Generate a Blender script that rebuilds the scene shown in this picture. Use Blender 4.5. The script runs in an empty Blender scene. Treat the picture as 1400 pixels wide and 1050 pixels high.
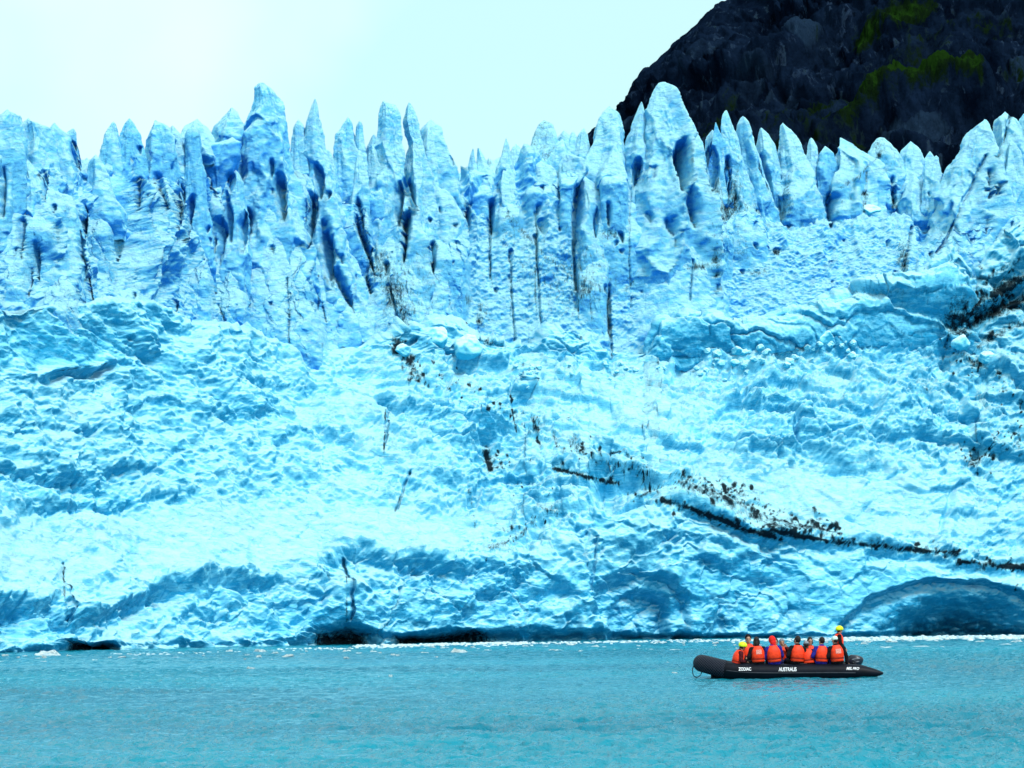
import bpy, bmesh, math, random
import numpy as np
from concurrent.futures import ThreadPoolExecutor
from mathutils import Vector, Matrix, Euler

C = bpy.context.scene.collection
R = math.radians
F32 = np.float32

# ------------------------------------------------------------------ camera
CAM_H, FPX = 2.2, 3158.0
PITCH, ROLL = math.atan((832 - 525) / FPX), R(-0.5)
MC = Matrix.Rotation(R(90) + PITCH, 3, 'X') @ Matrix.Rotation(ROLL, 3, 'Z')
MCN = np.array(MC, dtype=np.float64)
cam = bpy.data.objects.new('camera', bpy.data.cameras.new('camera'))
C.objects.link(cam)
cam.location = (0, 0, CAM_H)
cam.rotation_euler = MC.to_euler()
cam.data.lens = 36 * FPX / 1400
cam.data.clip_start, cam.data.clip_end = 0.5, 20000
bpy.context.scene.camera = cam


def W(u, v, Y):
    """measured photo position + distance -> world point(s)"""
    u, v, Y = np.broadcast_arrays(np.asarray(u, float), np.asarray(v, float), np.asarray(Y, float))
    d = np.stack([(u - 700) / FPX, (525 - v) / FPX, -np.ones_like(u)], -1) @ MCN.T
    return d * (Y / d[..., 1])[..., None] + np.array([0, 0, CAM_H])


def PX(P):
    q = (P - np.array([0, 0, CAM_H])) @ MCN
    return 700 + FPX * q[..., 0] / -q[..., 2], 525 - FPX * q[..., 1] / -q[..., 2]


# ------------------------------------------------------------------ noise
_rng = np.random.default_rng(7)
_perm = _rng.permutation(256).astype(np.int32)
_perm = np.concatenate([_perm, _perm, _perm])
_g = _rng.normal(size=(256, 3)).astype(F32)
_g /= np.linalg.norm(_g, axis=1)[:, None]


POOL = ThreadPoolExecutor(8)


def chunked(fn, *arrs):
    n = len(arrs[0])
    parts = list(POOL.map(lambda k: fn(*[a[k:k + 24000] for a in arrs]), range(0, n, 24000)))
    if isinstance(parts[0], tuple):
        return tuple(np.concatenate(q) for q in zip(*parts))
    return np.concatenate(parts)


def perlin(p):
    p = np.asarray(p, F32)
    return chunked(_perlin, p.reshape(-1, 3)).reshape(p.shape[:-1])


def _perlin(p):
    i = np.floor(p).astype(np.int32)
    f = p - i
    i &= 255
    w = f * f * f * (f * (f * 6 - 15) + 10)
    out = np.zeros(len(p), F32)
    for dx in (0, 1):
        wx = w[:, 0] if dx else 1 - w[:, 0]
        a = _perm[(i[:, 0] + dx) & 255]
        for dy in (0, 1):
            wy = w[:, 1] if dy else 1 - w[:, 1]
            b = _perm[a + ((i[:, 1] + dy) & 255)]
            for dz in (0, 1):
                wz = w[:, 2] if dz else 1 - w[:, 2]
                h = _perm[b + ((i[:, 2] + dz) & 255)]
                g = _g[h]
                out += wx * wy * wz * (g[:, 0] * (f[:, 0] - dx) + g[:, 1] * (f[:, 1] - dy) + g[:, 2] * (f[:, 2] - dz))
    return out * 1.6


def fbm(p, octv=4, gain=.5, mode=0, seed=0):
    """mode 0 plain, 1 billow (round lumps, sharp valleys), 2 ridged (sharp crests)"""
    p = np.asarray(p, F32) + F32(seed * 17.31)
    a, s, out = 1.0, 0.0, 0
    for o in range(octv):
        n = perlin(p)
        if mode == 1:
            n = np.abs(n) * 2 - .6
        elif mode == 2:
            n = .7 - np.abs(n) * 2
        out = out + a * n
        s += a
        a *= gain
        p = p * F32(2.03) + F32(11.7)
    return out / s


def worley(x, y, seed=0, jit=.9):
    """2-D cells: F1, F2, a random number and a random tilt per cell"""
    sh = x.shape
    return tuple(q.reshape(sh) for q in chunked(lambda a, b: _worley(a, b, seed, jit), x.ravel(), y.ravel()))


def _worley(x, y, seed, jit):
    xi, yi = np.floor(x).astype(np.int64), np.floor(y).astype(np.int64)
    f1 = np.full(x.shape, 9., F32)
    f2 = f1.copy()
    rid = np.zeros(x.shape, F32)
    tilt = np.zeros(x.shape, F32)

    def hsh(a, b, k):
        h = (a * 374761393 + b * 668265263 + (seed * 31 + k) * 974634777) & 0xffffffff
        h = ((h ^ (h >> 13)) * 1274126177) & 0xffffffff
        return ((h ^ (h >> 16)) & 0xffff) / 65536.0
    for dx in (-1, 0, 1):
        for dy in (-1, 0, 1):
            a, b = xi + dx, yi + dy
            px, py = a + .5 + jit * (hsh(a, b, 1) - .5), b + .5 + jit * (hsh(a, b, 2) - .5)
            ex, ey = x - px, y - py
            d = np.sqrt(ex * ex + ey * ey).astype(F32)
            m = d < f1
            f2 = np.where(m, f1, np.minimum(f2, d))
            f1 = np.where(m, d, f1)
            rid = np.where(m, hsh(a, b, 3), rid)
            tilt = np.where(m, ex * (hsh(a, b, 4) - .5) * 2 + ey * (hsh(a, b, 5) - .5) * 2, tilt)
    return f1, f2, rid, tilt


def ss(a, b, x):
    t = np.clip((x - a) / (b - a), 0, 1)
    return t * t * (3 - 2 * t)


def ell(u, v, cu, cv, ru, rv, p=2.):
    return np.exp(-(np.abs((u - cu) / ru) ** p + np.abs((v - cv) / rv) ** p))


def pline(u, v, pts):
    """distance to a polyline (only worked out nearby), and fraction along it"""
    x0, x1 = min(p[0] for p in pts) - 75, max(p[0] for p in pts) + 75
    y0, y1 = min(p[1] for p in pts) - 75, max(p[1] for p in pts) + 75
    m = (u > x0) & (u < x1) & (v > y0) & (v < y1)
    best, at = np.full(u.shape, 1e4), np.zeros(u.shape)
    if m.any():
        best[m], at[m] = _pline(u[m], v[m], pts)
    return best, at


def _pline(u, v, pts):
    best = np.full(u.shape, 1e9)
    at = np.zeros(u.shape)
    n = len(pts) - 1
    for k in range(n):
        (x0, y0), (x1, y1) = pts[k][:2], pts[k + 1][:2]
        dx, dy = x1 - x0, y1 - y0
        t = np.clip(((u - x0) * dx + (v - y0) * dy) / (dx * dx + dy * dy + 1e-9), 0, 1)
        d = np.hypot(u - x0 - t * dx, v - y0 - t * dy)
        m = d < best
        best = np.where(m, d, best)
        at = np.where(m, (k + t) / n, at)
    return best, at


def spline(ctrl, n=8):
    """Catmull-Rom through rows of numbers"""
    c = np.array(ctrl, float)
    c = np.concatenate([2 * c[:1] - c[1:2], c, 2 * c[-1:] - c[-2:-1]])
    out = []
    for i in range(1, len(c) - 2):
        for t in np.linspace(0, 1, n, endpoint=False):
            out.append(.5 * (2 * c[i] + (c[i + 1] - c[i - 1]) * t + (2 * c[i - 1] - 5 * c[i] + 4 * c[i + 1] - c[i + 2]) * t * t + (3 * c[i] - c[i - 1] - 3 * c[i + 1] + c[i + 2]) * t ** 3))
    out.append(c[-2])
    return np.array(out)


# ------------------------------------------------------------------ objects
def tag(o, label=None, cat=None, group=None, kind=None):
    for k, v in (('label', label), ('category', cat), ('group', group), ('kind', kind)):
        if v:
            o[k] = v
    return o


def empty(name, loc=(0, 0, 0), rz=0):
    o = bpy.data.objects.new(name, None)
    C.objects.link(o)
    o.location = loc
    o.rotation_euler = (0, 0, rz)
    o.empty_display_size = .2
    return o


def mesh_np(name, V, Fq, mat, parent=None, smooth=True, attrs=None):
    me = bpy.data.meshes.new(name)
    V = np.asarray(V, F32).reshape(-1, 3)
    Fq = np.asarray(Fq, np.int32)
    n, k = Fq.shape
    me.vertices.add(len(V))
    me.vertices.foreach_set('co', V.ravel())
    me.loops.add(n * k)
    me.loops.foreach_set('vertex_index', Fq.ravel())
    me.polygons.add(n)
    me.polygons.foreach_set('loop_start', np.arange(0, n * k, k, dtype=np.int32))
    me.polygons.foreach_set('loop_total', np.full(n, k, np.int32))
    me.polygons.foreach_set('use_smooth', np.full(n, smooth, bool))
    me.update(calc_edges=True)
    for an, av in (attrs or {}).items():
        at = me.attributes.new(an, 'FLOAT', 'POINT')
        at.data.foreach_set('value', np.asarray(av, F32).ravel())
    me.materials.append(mat)
    o = bpy.data.objects.new(name, me)
    C.objects.link(o)
    if parent:
        o.parent = parent
    return o


def grid_faces(nr, nc, wrap=False):
    i = np.arange(nr * nc, dtype=np.int32).reshape(nr, nc)
    if wrap:
        i = np.concatenate([i, i[:, :1]], 1)
    return np.stack([i[:-1, :-1], i[:-1, 1:], i[1:, 1:], i[1:, :-1]], -1).reshape(-1, 4)


def normals(P):
    a = np.gradient(P, axis=1)
    b = np.gradient(P, axis=0)
    n = np.cross(a, b)
    n /= np.linalg.norm(n, axis=-1, keepdims=True) + 1e-9
    return n


# ------------------------------------------------------------------ materials
class NT:
    def __init__(s, name):
        s.m = bpy.data.materials.new(name)
        s.m.use_nodes = True
        s.t = s.m.node_tree
        s.b = s.t.nodes['Principled BSDF']
        s.out = s.t.nodes['Material Output']

    def n(s, typ, **kw):
        nd = s.t.nodes.new(typ)
        for k, v in kw.items():
            if k.startswith('i_'):
                nd.inputs[k[2:].replace('_', ' ')].default_value = v
            else:
                setattr(nd, k, v)
        return nd

    def l(s, a, b):
        s.t.links.new(a, b)

    def math(s, op, a, b=None, c=None, clamp=False):
        nd = s.t.nodes.new('ShaderNodeMath')
        nd.operation = op
        nd.use_clamp = clamp
        for k, x in enumerate((a, b, c)):
            if x is None:
                continue
            if isinstance(x, (int, float)):
                nd.inputs[k].default_value = x
            else:
                s.l(x, nd.inputs[k])
        return nd.outputs[0]

    def mix(s, fac, a, b, typ='MIX'):
        nd = s.t.nodes.new('ShaderNodeMix')
        nd.data_type = 'RGBA'
        nd.blend_type = typ
        for k, x in ((0, fac), (6, a), (7, b)):
            if isinstance(x, (int, float)):
                nd.inputs[k].default_value = x
            elif isinstance(x, tuple):
                nd.inputs[k].default_value = (*x, 1)
            else:
                s.l(x, nd.inputs[k])
        return nd.outputs[2]

    def coords(s, scale=(1, 1, 1), rot=(0, 0, 0), kind='Object'):
        tc = s.n('ShaderNodeTexCoord')
        mp = s.n('ShaderNodeMapping')
        mp.inputs['Scale'].default_value = scale
        mp.inputs['Rotation'].default_value = rot
        s.l(tc.outputs[kind], mp.inputs[0])
        return mp.outputs[0]

    def noise(s, vec, scale, detail=4, rough=.55, dist=0., typ='FBM'):
        nd = s.n('ShaderNodeTexNoise')
        nd.noise_type = typ
        s.l(vec, nd.inputs['Vector'])
        nd.inputs['Scale'].default_value = scale
        nd.inputs['Detail'].default_value = detail
        nd.inputs['Roughness'].default_value = rough
        nd.inputs['Distortion'].default_value = dist
        return nd.outputs[0]

    def ramp(s, x, a, b, lo=0., hi=1.):
        nd = s.t.nodes.new('ShaderNodeMapRange')
        nd.interpolation_type = 'SMOOTHSTEP'
        for k, v in ((1, a), (2, b), (3, lo), (4, hi)):
            nd.inputs[k].default_value = v
        s.l(x, nd.inputs[0])
        return nd.outputs[0]

    def attr(s, name):
        return s.n('ShaderNodeAttribute', attribute_name=name).outputs['Fac']

    def bump(s, h, dist, strength=1., nrm=None):
        nd = s.n('ShaderNodeBump')
        nd.inputs['Distance'].default_value = dist
        nd.inputs['Strength'].default_value = strength
        s.l(h, nd.inputs['Height'])
        if nrm is not None:
            s.l(nrm, nd.inputs['Normal'])
        return nd.outputs[0]


def ice_material(name, white, mid, deep, bias=0., bmp=1., wn=(.7, .75), st=(1, 1, 1.9), mot=.45, fine=1.):
    k = NT(name)
    co = k.coords()
    geo = k.n('ShaderNodeNewGeometry')
    sep = k.n('ShaderNodeSeparateXYZ')
    k.l(geo.outputs['Normal'], sep.inputs[0])
    nz = sep.outputs[2]
    n1 = k.noise(k.coords(st), .2, 4, .6, .8)
    n2 = k.noise(k.coords(st), 2.2, 6, .74, .6)
    n3 = k.noise(k.coords((1, 1, 2.6), (0, R(18), 0)), 1.2, 4, .62, .6)
    # snow and crushed ice lie where the surface faces up; bare dense ice elsewhere
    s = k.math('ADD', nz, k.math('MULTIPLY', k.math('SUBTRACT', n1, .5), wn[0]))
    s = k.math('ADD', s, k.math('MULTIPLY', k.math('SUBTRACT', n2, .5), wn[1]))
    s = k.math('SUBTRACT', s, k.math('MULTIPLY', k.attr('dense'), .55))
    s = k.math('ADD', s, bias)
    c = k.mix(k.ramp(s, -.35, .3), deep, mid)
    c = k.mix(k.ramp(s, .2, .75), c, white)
    # mottling of bubbly and clear ice
    c = k.mix(k.math('MULTIPLY', k.ramp(n3, .48, .68), mot), c, deep if mot < .5 else mid)
    n4 = k.noise(k.coords((1, 1, 2.2), (0, R(-12), 0)), .5, 5, .7, 1.)
    c = k.mix(k.math('MULTIPLY', k.ramp(n4, .52, .7), .5), c, mid)
    # stains of rock flour and mud
    d = k.attr('dirt')
    nd = k.noise(k.coords((1, 1, .45)), 4., 5, .78)
    dm = k.ramp(k.math('ADD', d, k.math('MULTIPLY', k.math('SUBTRACT', nd, .5), 1.5)), .25, .75)
    dm = k.math('MULTIPLY', dm, k.ramp(d, .02, .2))
    k.l(k.math('MULTIPLY', k.math('SUBTRACT', 1.0, dm), .25), k.b.inputs['Specular IOR Level'])
    c = k.mix(k.math('MULTIPLY', dm, .97), c, (.005, .007, .012))
    k.l(c, k.b.inputs['Base Color'])
    k.b.inputs['Roughness'].default_value = .55
    h1 = k.noise(k.coords(st, (0, R(14), 0)), 1.5 * fine, 7, .7, .6)
    h2 = k.noise(co, 6. * fine, 4, .6)
    bn = k.bump(h1, .42 * bmp, 1.)
    bn = k.bump(h2, .05 * bmp, .8, bn)
    k.l(bn, k.b.inputs['Normal'])
    return k.m


M = {}
M['wall'] = ice_material('weathered_ice', (.42, .86, 1.), (.16, .66, 1.), (.004, .26, .86), .40, 1.05, (.7, .65), (1, 1, 1.5), .35)
M['slope'] = ice_material('crushed_ice', (.45, .85, .98), (.17, .68, .95), (.008, .34, .63), .24, .85, (1.4, .9), (.55, .8, 1.5), .62)
# ------------------------------------------------------------------ the glacier
G = empty('glacier', (0, 150, 0))
tag(G, 'towering pale blue glacier front with jagged ice pinnacles rising straight from the water', 'glacier')
GINV = np.array([0, 150, 0])


def gpart(name, P, Fq, mat, dense, dirt, smooth=True):
    return mesh_np(name, P - GINV, Fq, mat, G, smooth, {'dense': dense, 'dirt': dirt})


I = np.interp
foot = lambda u: I(u, [-200, 0, 200, 430, 640, 900, 1150, 1400, 1600], [118, 126, 137, 147, 152.5, 157, 161, 165, 168])
setb = lambda u: I(u, [-200, 150, 350, 700, 1000, 1250, 1400, 1600], [18, 19, 22, 24, 24, 22, 19, 18])
crest = lambda u: I(u, [-200, 0, 90, 180, 230, 260, 340, 380, 480, 520, 560, 590, 620, 650, 680, 720, 750, 775, 800, 835, 880, 905, 945, 1000, 1060, 1130, 1200, 1250, 1300, 1312, 1335, 1352, 1400, 1600],
                       [430, 424, 419, 412, 425, 445, 466, 478, 479, 470, 452, 446, 448, 466, 474, 490, 462, 452, 455, 488, 482, 440, 430, 443, 433, 416, 393, 372, 344, 350, 385, 345, 296, 250])
cliff = lambda u: I(u, [-200, 0, 100, 200, 370, 430, 480, 700, 760, 820, 900, 1000, 1150, 1300, 1400, 1600],
                       [820, 818, 822, 812, 800, 785, 757, 772, 742, 710, 690, 706, 745, 770, 782, 785])
ramparts = lambda u: I(u, [-200, 0, 180, 260, 340, 480, 700, 850, 900, 1000, 1130, 1280, 1330, 1400, 1600],
                          [520, 517, 505, 460, 474, 487, 496, 494, 496, 484, 468, 470, 470, 480, 470])

CARVE = []   # hollows melted into the wall and pinnacles: u, v, ru, rv, depth, tilt


def hollow(*a):
    CARVE.append(a)


for a in [(334, 318, 9, 30, 2.2, .1), (312, 300, 7, 40, 1.2, -.1), (384, 270, 8, 38, 2.0, -.15), (371, 229, 5, 19, 1.0, 0), (423, 300, 9, 42, 2.0, .05),
          (448, 350, 9, 48, 2.4, -.1), (436, 248, 7, 26, 1.3, -.1), (545, 280, 7, 30, 1.8, 0), (556, 315, 6, 45, 2.4, .1), (563, 270, 8, 28, 1.4, -.2),
          (470, 395, 8, 34, 1.5, -.45), (437, 420, 6, 26, .9, -.4), (592, 352, 4, 26, 1.3, 0), (500, 335, 5, 45, 1.8, -.3), (492, 300, 6, 30, 1.2, -.1),
          (246, 280, 7, 38, 1.5, .05), (258, 300, 6, 36, 1.3, .1), (300, 330, 10, 40, 1.6, .05), (316, 250, 6, 16, .8, .1), (190, 265, 6, 25, 1.0, .05),
          (222, 262, 6, 26, .9, -.3), (113, 320, 5, 40, 2.4, .12), (118, 380, 3, 34, 1.6, -.15), (60, 252, 5, 22, .9, 0), (50, 355, 5, 26, .9, -.1),
          (4, 265, 5, 40, 1.0, 0), (28, 320, 6, 30, .9, 0), (38, 385, 6, 24, .7, 0), (105, 215, 8, 22, 1.5, -.3),
          (672, 295, 4, 24, 1.6, 0), (698, 350, 4, 12, .8, .1), (788, 300, 7, 48, 2.0, .05), (815, 305, 4, 24, 1.2, 0), (833, 290, 4, 22, .9, 0),
          (869, 238, 7, 24, 1.8, .1), (895, 234, 4, 12, .7, 0), (935, 228, 12, 42, 3.0, -.06), (946, 280, 7, 38, 1.5, -.1), (918, 310, 8, 14, .8, -.3),
          (888, 297, 7, 10, .7, -.3), (974, 232, 10, 36, 2.0, -.05), (996, 238, 5, 34, 2.2, -.05), (1048, 240, 7, 30, 1.2, -.3), (1137, 290, 7, 26, 2.4, 0),
          (830, 395, 5, 8, .8, 0), (741, 258, 4, 7, .5, 0), (1222, 262, 4, 24, 1.5, -.1), (1356, 250, 4, 24, 1.0, .05), (1368, 262, 3, 20, 1.0, 0),
          (1350, 305, 3, 16, .8, .1), (1062, 343, 6, 5, .5, 0), (742, 310, 8, 12, .6, -.2), (640, 300, 4, 18, .9, 0)]:
    hollow(*a)
_r = random.Random(5)
for q in range(90):   # small melt pits
    u, v = _r.uniform(-60, 1400), _r.gauss(330, 62)
    if v > 460 or (u > 1000 and v < 230):
        continue
    s = _r.uniform(1.4, 4.2)
    hollow(u, v, s, s * _r.uniform(1, 2.6), s * _r.uniform(.1, .2), _r.uniform(-.3, .3))
CRACKS = [([(116, 288), (109, 330), (118, 370), (125, 414)], 2.4, 1.2), ([(508, 340), (500, 375), (506, 400)], 2, .7), ([(732, 290), (736, 400), (742, 480)], 2, .45),
          ([(698, 355), (703, 470)], 1.6, .35), ([(832, 395), (836, 485)], 2.2, .5), ([(784, 330), (786, 352), (789, 395)], 2.5, .8), ([(668, 300), (670, 380)], 1.8, .5),
          ([(1350, 212), (1318, 275), (1295, 325), (1281, 345)], 2, .6), ([(1384, 150), (1365, 220)], 2, .5), ([(1246, 310), (1236, 370)], 2, .5),
          ([(532, 390), (545, 440), (540, 470)], 2, .5), ([(980, 340), (982, 405)], 2, .5), ([(947, 355), (944, 410)], 1.5, .4), ([(1185, 235), (1180, 290)], 2, .3),
          ([(393, 380), (395, 470)], 1.3, .3), ([(298, 415), (318, 462)], 1.3, .3), ([(866, 230), (860, 300), (862, 420)], 1.2, .25)]
DRIPS = [(672, 305, 130, .8), (698, 350, 120, .8), (733, 310, 170, .9), (745, 340, 140, .5), (790, 390, 70, 1.), (808, 400, 60, .9), (832, 405, 85, 1.2), (838, 300, 100, .5), (860, 330, 120, .5), (760, 330, 100, .5),
         (720, 330, 110, .4), (655, 390, 60, .6), (980, 345, 60, 1.1), (985, 350, 45, .7), (946, 360, 45, .7), (952, 362, 40, .5), (640, 300, 100, .35), (545, 350, 120, .7), (532, 340, 130, .7), (520, 330, 110, .5),
         (500, 330, 110, .5), (575, 370, 100, .4), (594, 350, 70, .5), (610, 380, 80, .35), (480, 350, 110, .35), (1185, 255, 45, .7), (1222, 250, 55, .8), (1150, 270, 40, .3), (815, 330, 120, .5), (775, 350, 100, .6), (885, 330, 110, .3), (905, 340, 80, .3)]


def carve(P, front=None):
    """melt hollows, pits and cracks pressed into the ice from the front"""
    u, v = PX(P)
    d = np.zeros(u.shape)
    for (cu, cv, ru, rv, dep, tl) in CARVE:
        m = (np.abs(u - cu) < ru * 2.2 + abs(tl) * rv) & (np.abs(v - cv) < rv * 2)
        if not m.any():
            continue
        uu, vv = u[m], v[m]
        t = (vv - cv) / rv
        w = ru * np.clip(1.0 - .55 * t, .25, 1.5)      # pointed below
        xx = (uu - cu + tl * (vv - cv)) / w
        e = np.sqrt(xx ** 2 + t ** 2)
        e += .5 * fbm(P[m] * np.array([.9, .9, .45]), 3, .55, 0, 19)
        side = 1 if (int(cu * 7 + cv) % 3) else -1      # one sharp wall, one that eases out
        d[m] = np.maximum(d[m], dep * 1.3 * (1 - ss(.62, 1.02, e)) * np.clip(.62 - side * .5 * xx, .12, 1.1))
    for pts, w, dep in CRACKS:
        x0, x1 = min(p[0] for p in pts) - 12, max(p[0] for p in pts) + 12
        y0, y1 = min(p[1] for p in pts) - 12, max(p[1] for p in pts) + 12
        m = (u > x0) & (u < x1) & (v > y0) & (v < y1)
        if not m.any():
            continue
        q, at = pline(u[m] + 3 * fbm(P[m] * .5, 2), v[m], pts)
        d[m] = np.maximum(d[m], dep * (1 - ss(.4, 1.3, q / w)))
    if front is not None:
        d = d * front
    P = P.copy()
    P[..., 1] += d
    return P, d


def dirt_wall(u, v):
    d = np.zeros(u.shape)
    for (cu, cv, ln, s) in DRIPS:
        x = u - cu - 1.2 * np.sin(v * .05 + cu)
        d = np.maximum(d, s * .6 * np.exp(-(x / 2.2) ** 2) * ss(cv - 4, cv + 8, v) * (1 - ss(cv + ln * .5, cv + ln, v)))
    for cu, cv, ru, rv, s in [(560, 400, 90, 80, .3), (780, 380, 120, 90, .3), (1000, 330, 50, 60, .28), (1290, 330, 50, 50, .22), (520, 365, 26, 34, .45), (540, 400, 26, 40, .5), (552, 430, 18, 40, .45), (500, 320, 14, 40, .35), (800, 395, 30, 26, .5), (835, 320, 22, 10, .45),
                              (955, 365, 24, 7, .5), (1000, 280, 14, 34, .45), (1035, 372, 24, 8, .4), (1182, 265, 5, 4, .6), (660, 430, 16, 30, .35), (780, 370, 26, 30, .38),
                              (860, 390, 10, 30, .35), (1235, 355, 12, 34, .5), (1075, 270, 12, 40, .3), (690, 325, 20, 30, .3), (1062, 345, 7, 5, .7), (655, 440, 6, 12, .6), (640, 410, 5, 10, .5)]:
        d = np.maximum(d, 1.15 * s * ell(u, v, cu, cv, ru, rv))
    q, _ = pline(u, v, [(1148, 256), (1172, 244), (1188, 226), (1202, 213)])
    d = np.maximum(d, .36 * np.exp(-(q / 3) ** 2))
    q, _ = pline(u, v, [(690, 290), (740, 345), (790, 385), (828, 400)])
    d = np.maximum(d, .42 * np.exp(-(q / 8) ** 2))
    for pts, w, dep in CRACKS:
        q, _ = pline(u, v, pts)
        d = np.maximum(d, .42 * np.exp(-(q / (w * .9)) ** 2))
    return d


# ---- wall: the tall fluted face and the broken ice top running back from it
def build_wall():
    us = np.arange(-230, 1690, 1.25)
    top = I(us, [-200, 0, 110, 200, 300, 400, 480, 560, 620, 660, 720, 800, 900, 960, 985, 1130, 1240, 1262, 1300, 1400, 1600],
                [238, 232, 236, 232, 252, 262, 276, 268, 258, 238, 226, 228, 240, 268, 306, 304, 296, 322, 320, 285, 270])
    bot = crest(us) + 50
    nf, nb = 260, 46
    t = np.linspace(0, 1, nf)[:, None]
    v = bot + (top - bot) * t
    u = np.broadcast_to(us, v.shape)
    Yb = foot(us) + setb(us)
    lean = 3.4 * (1 - t) ** 1.3
    bench = ss(985, 1010, us) * (1 - ss(1235, 1260, us))
    Y = Yb - lean + 1.5 * t ** 8
    P = W(u, v, Y)
    tb = np.linspace(0, 1, nb + 1)[1:, None]
    back = W(np.broadcast_to(us, (nb, len(us))), top - (tb ** 1.2) * (6 + 4 * (1 - bench)), Yb + 1.5 + 32 * tb ** 1.35)
    P = np.concatenate([P, back], 0)
    N = -normals(P)
    N = np.where(N[..., 1:2] > 0, -N, N)
    x, z = P[..., 0], P[..., 2]
    face = np.concatenate([np.ones((nf, 1)), np.zeros((nb, 1))], 0)
    up = np.concatenate([t, np.ones((nb, 1))], 0)
    flat_ = ss(610, 680, us) * (1 - ss(1230, 1270, us))
    rough = (ss(.12, .55, up) * (1 - flat_) + flat_ * ss(.5, .9, up)) * face + .5 * (1 - face)
    nb_ = bench[None, :] * face
    f1, f2, rid, tl = worley(x * .36 + .8 * fbm(P * .22, 3, .55, 0, 11), z * .085 + .5 * fbm(P * .2, 2, .5, 0, 12), 13)
    g1, g2, rid2, tl2 = worley(x * .95 + .7 * fbm(P * .5, 3, .55, 0, 14), z * .3 + .5 * fbm(P * .4, 2, .5, 0, 15), 16)
    scal = 2.7 * (np.clip(f1, 0, 1.1) ** 2 - .25) + .9 * (rid - .5) * ss(0, .12, f2 - f1)
    scal2 = .7 * (np.clip(g1, 0, 1) ** 1.6 - .3) + .2 * (rid2 - .5) * ss(0, .1, g2 - g1)
    fl = fbm(np.stack([x * .42, x * 0 + 3, z * .07], -1), 4, .55, 2, 1)
    fl2 = fbm(np.stack([x * 1.0, P[..., 1] * .3, z * .16], -1), 4, .55, 2, 2)
    lg = fbm(P * .16, 3, .5, 0, 3)
    md = fbm(P * np.array([.7, .7, .9]), 5, .6, 2, 4)
    sm = fbm(P * np.array([1.9, 1.9, 2.6]), 4, .6, 1, 5)
    d = (1.25 * scal * (1 - .6 * nb_) + scal2 + .7 * fl * (1 - .7 * nb_) + .4 * fl2 * (1 - .6 * nb_)) * (.24 + .76 * rough) + .9 * lg + .42 * md + .13 * sm
    P = P + N * d[..., None]
    # buttresses: each pinnacle runs down into the face
    uu, vv = PX(P)
    nzb = .35 * fbm(P * .5, 3, .55, 0, 18)
    for dy, kd, rows, kw in SERACS:
        rows = sorted(rows)
        rv = [r[0] for r in rows]
        v1 = rv[-1]
        if v1 < 345 and 990 < rows[-1][1] < 1245:
            continue
        m = (uu > min(r[1] for r in rows) - 30) & (uu < max(r[2] for r in rows) + 30) & (vv > rv[0] + .25 * (v1 - rv[0])) & (face > 0)
        if not m.any():
            continue
        a, b_ = uu[m], vv[m]
        L, Rr = I(b_, rv, [r[1] for r in rows]), I(b_, rv, [r[2] for r in rows])
        tt = np.clip((b_ - rv[0]) / (v1 - rv[0]), 0, 1)
        um = (L + Rr) / 2
        Y = foot(um) + setb(um) + dy - 1.2 * tt
        hw = (Rr - L) / 2
        hd = np.minimum(hw / FPX * Y * kd * (.9 - .25 * tt) + .25, 3.2)
        s_ = np.abs(a - um) / hw + .22 * nzb[m]
        yf_ = Y - hd * np.sqrt(np.clip(1 - s_ ** 2, 0, 1)) * .95 + 1.6 * (1 - 1.35 * ss(.3, 1., tt)) + np.maximum(b_ - v1, 0) * .012 + 9 * ss(.8, 1.5, s_)
        k_ = .25
        yo = P[..., 1][m]
        h_ = np.clip(.5 + .5 * (yo - yf_ - nzb[m]) / k_, 0, 1)
        P[..., 1][m] = yo * (1 - h_) + (yf_ + nzb[m]) * h_ - k_ * h_ * (1 - h_) * .5
    P, cv = carve(P, face)
    uu, vv = PX(P)
    dense = .3 * fbm(P * .2, 3, .5, 0, 8) + .25 * ss(.3, 1.0, cv) + .25 * ss(.75, 1, up) * face  # carve depth adds blue: fresh ice plus recess shade put into the colour
    dense = dense + .35 * ell(uu, vv, 115, 255, 60, 40) + .3 * ell(uu, vv, 700, 250, 80, 30) + .3 * ell(uu, vv, 225, 235, 120, 40) + .35 * (1 - ss(-.3, .5, fl)) * rough  # flute grooves also get bluer, the same recess shade in the colour
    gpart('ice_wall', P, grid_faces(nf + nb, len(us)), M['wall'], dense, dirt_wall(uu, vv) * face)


# ---- pinnacles
SERACS = []


def pin(dy, kd, *rows, **kw):
    SERACS.append((dy, kd, rows, kw))


# rows: (v, left u, right u) from the tip down
pin(1.5, 1., (153, 6, 14), (158, 0, 30), (175, -14, 34), (215, -22, 36), (260, -30, 40), (330, -36, 44), (400, -40, 50))
pin(2.6, .9, (166, 34, 44), (171, 28, 66), (200, 24, 74), (250, 18, 80), (300, 14, 84))
pin(3.2, .9, (176, 66, 84), (183, 60, 96), (215, 54, 104), (260, 50, 110), (310, 46, 114))
pin(3.0, .9, (177, 99, 102), (182, 92, 105), (200, 88, 107), (222, 86, 110), (290, 80, 116))
pin(-.6, 1., (262, 52, 78), (266, 42, 96), (285, 34, 110), (330, 26, 114), (380, 20, 120), (430, 10, 126), rnd=1)
pin(.3, .9, (228, 26, 48), (240, 20, 60), (270, 14, 74), (320, 10, 80), dn=.2)
pin(3.2, .9, (169, 152, 158), (178, 147, 161), (200, 138, 166), (222, 127, 172), (270, 116, 180))
pin(1.6, 1., (163, 176.5, 178.5), (169, 171, 184), (185, 163, 194), (210, 156, 199), (250, 146, 206), (300, 138, 212), (380, 128, 222), dn=.2)
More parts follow.
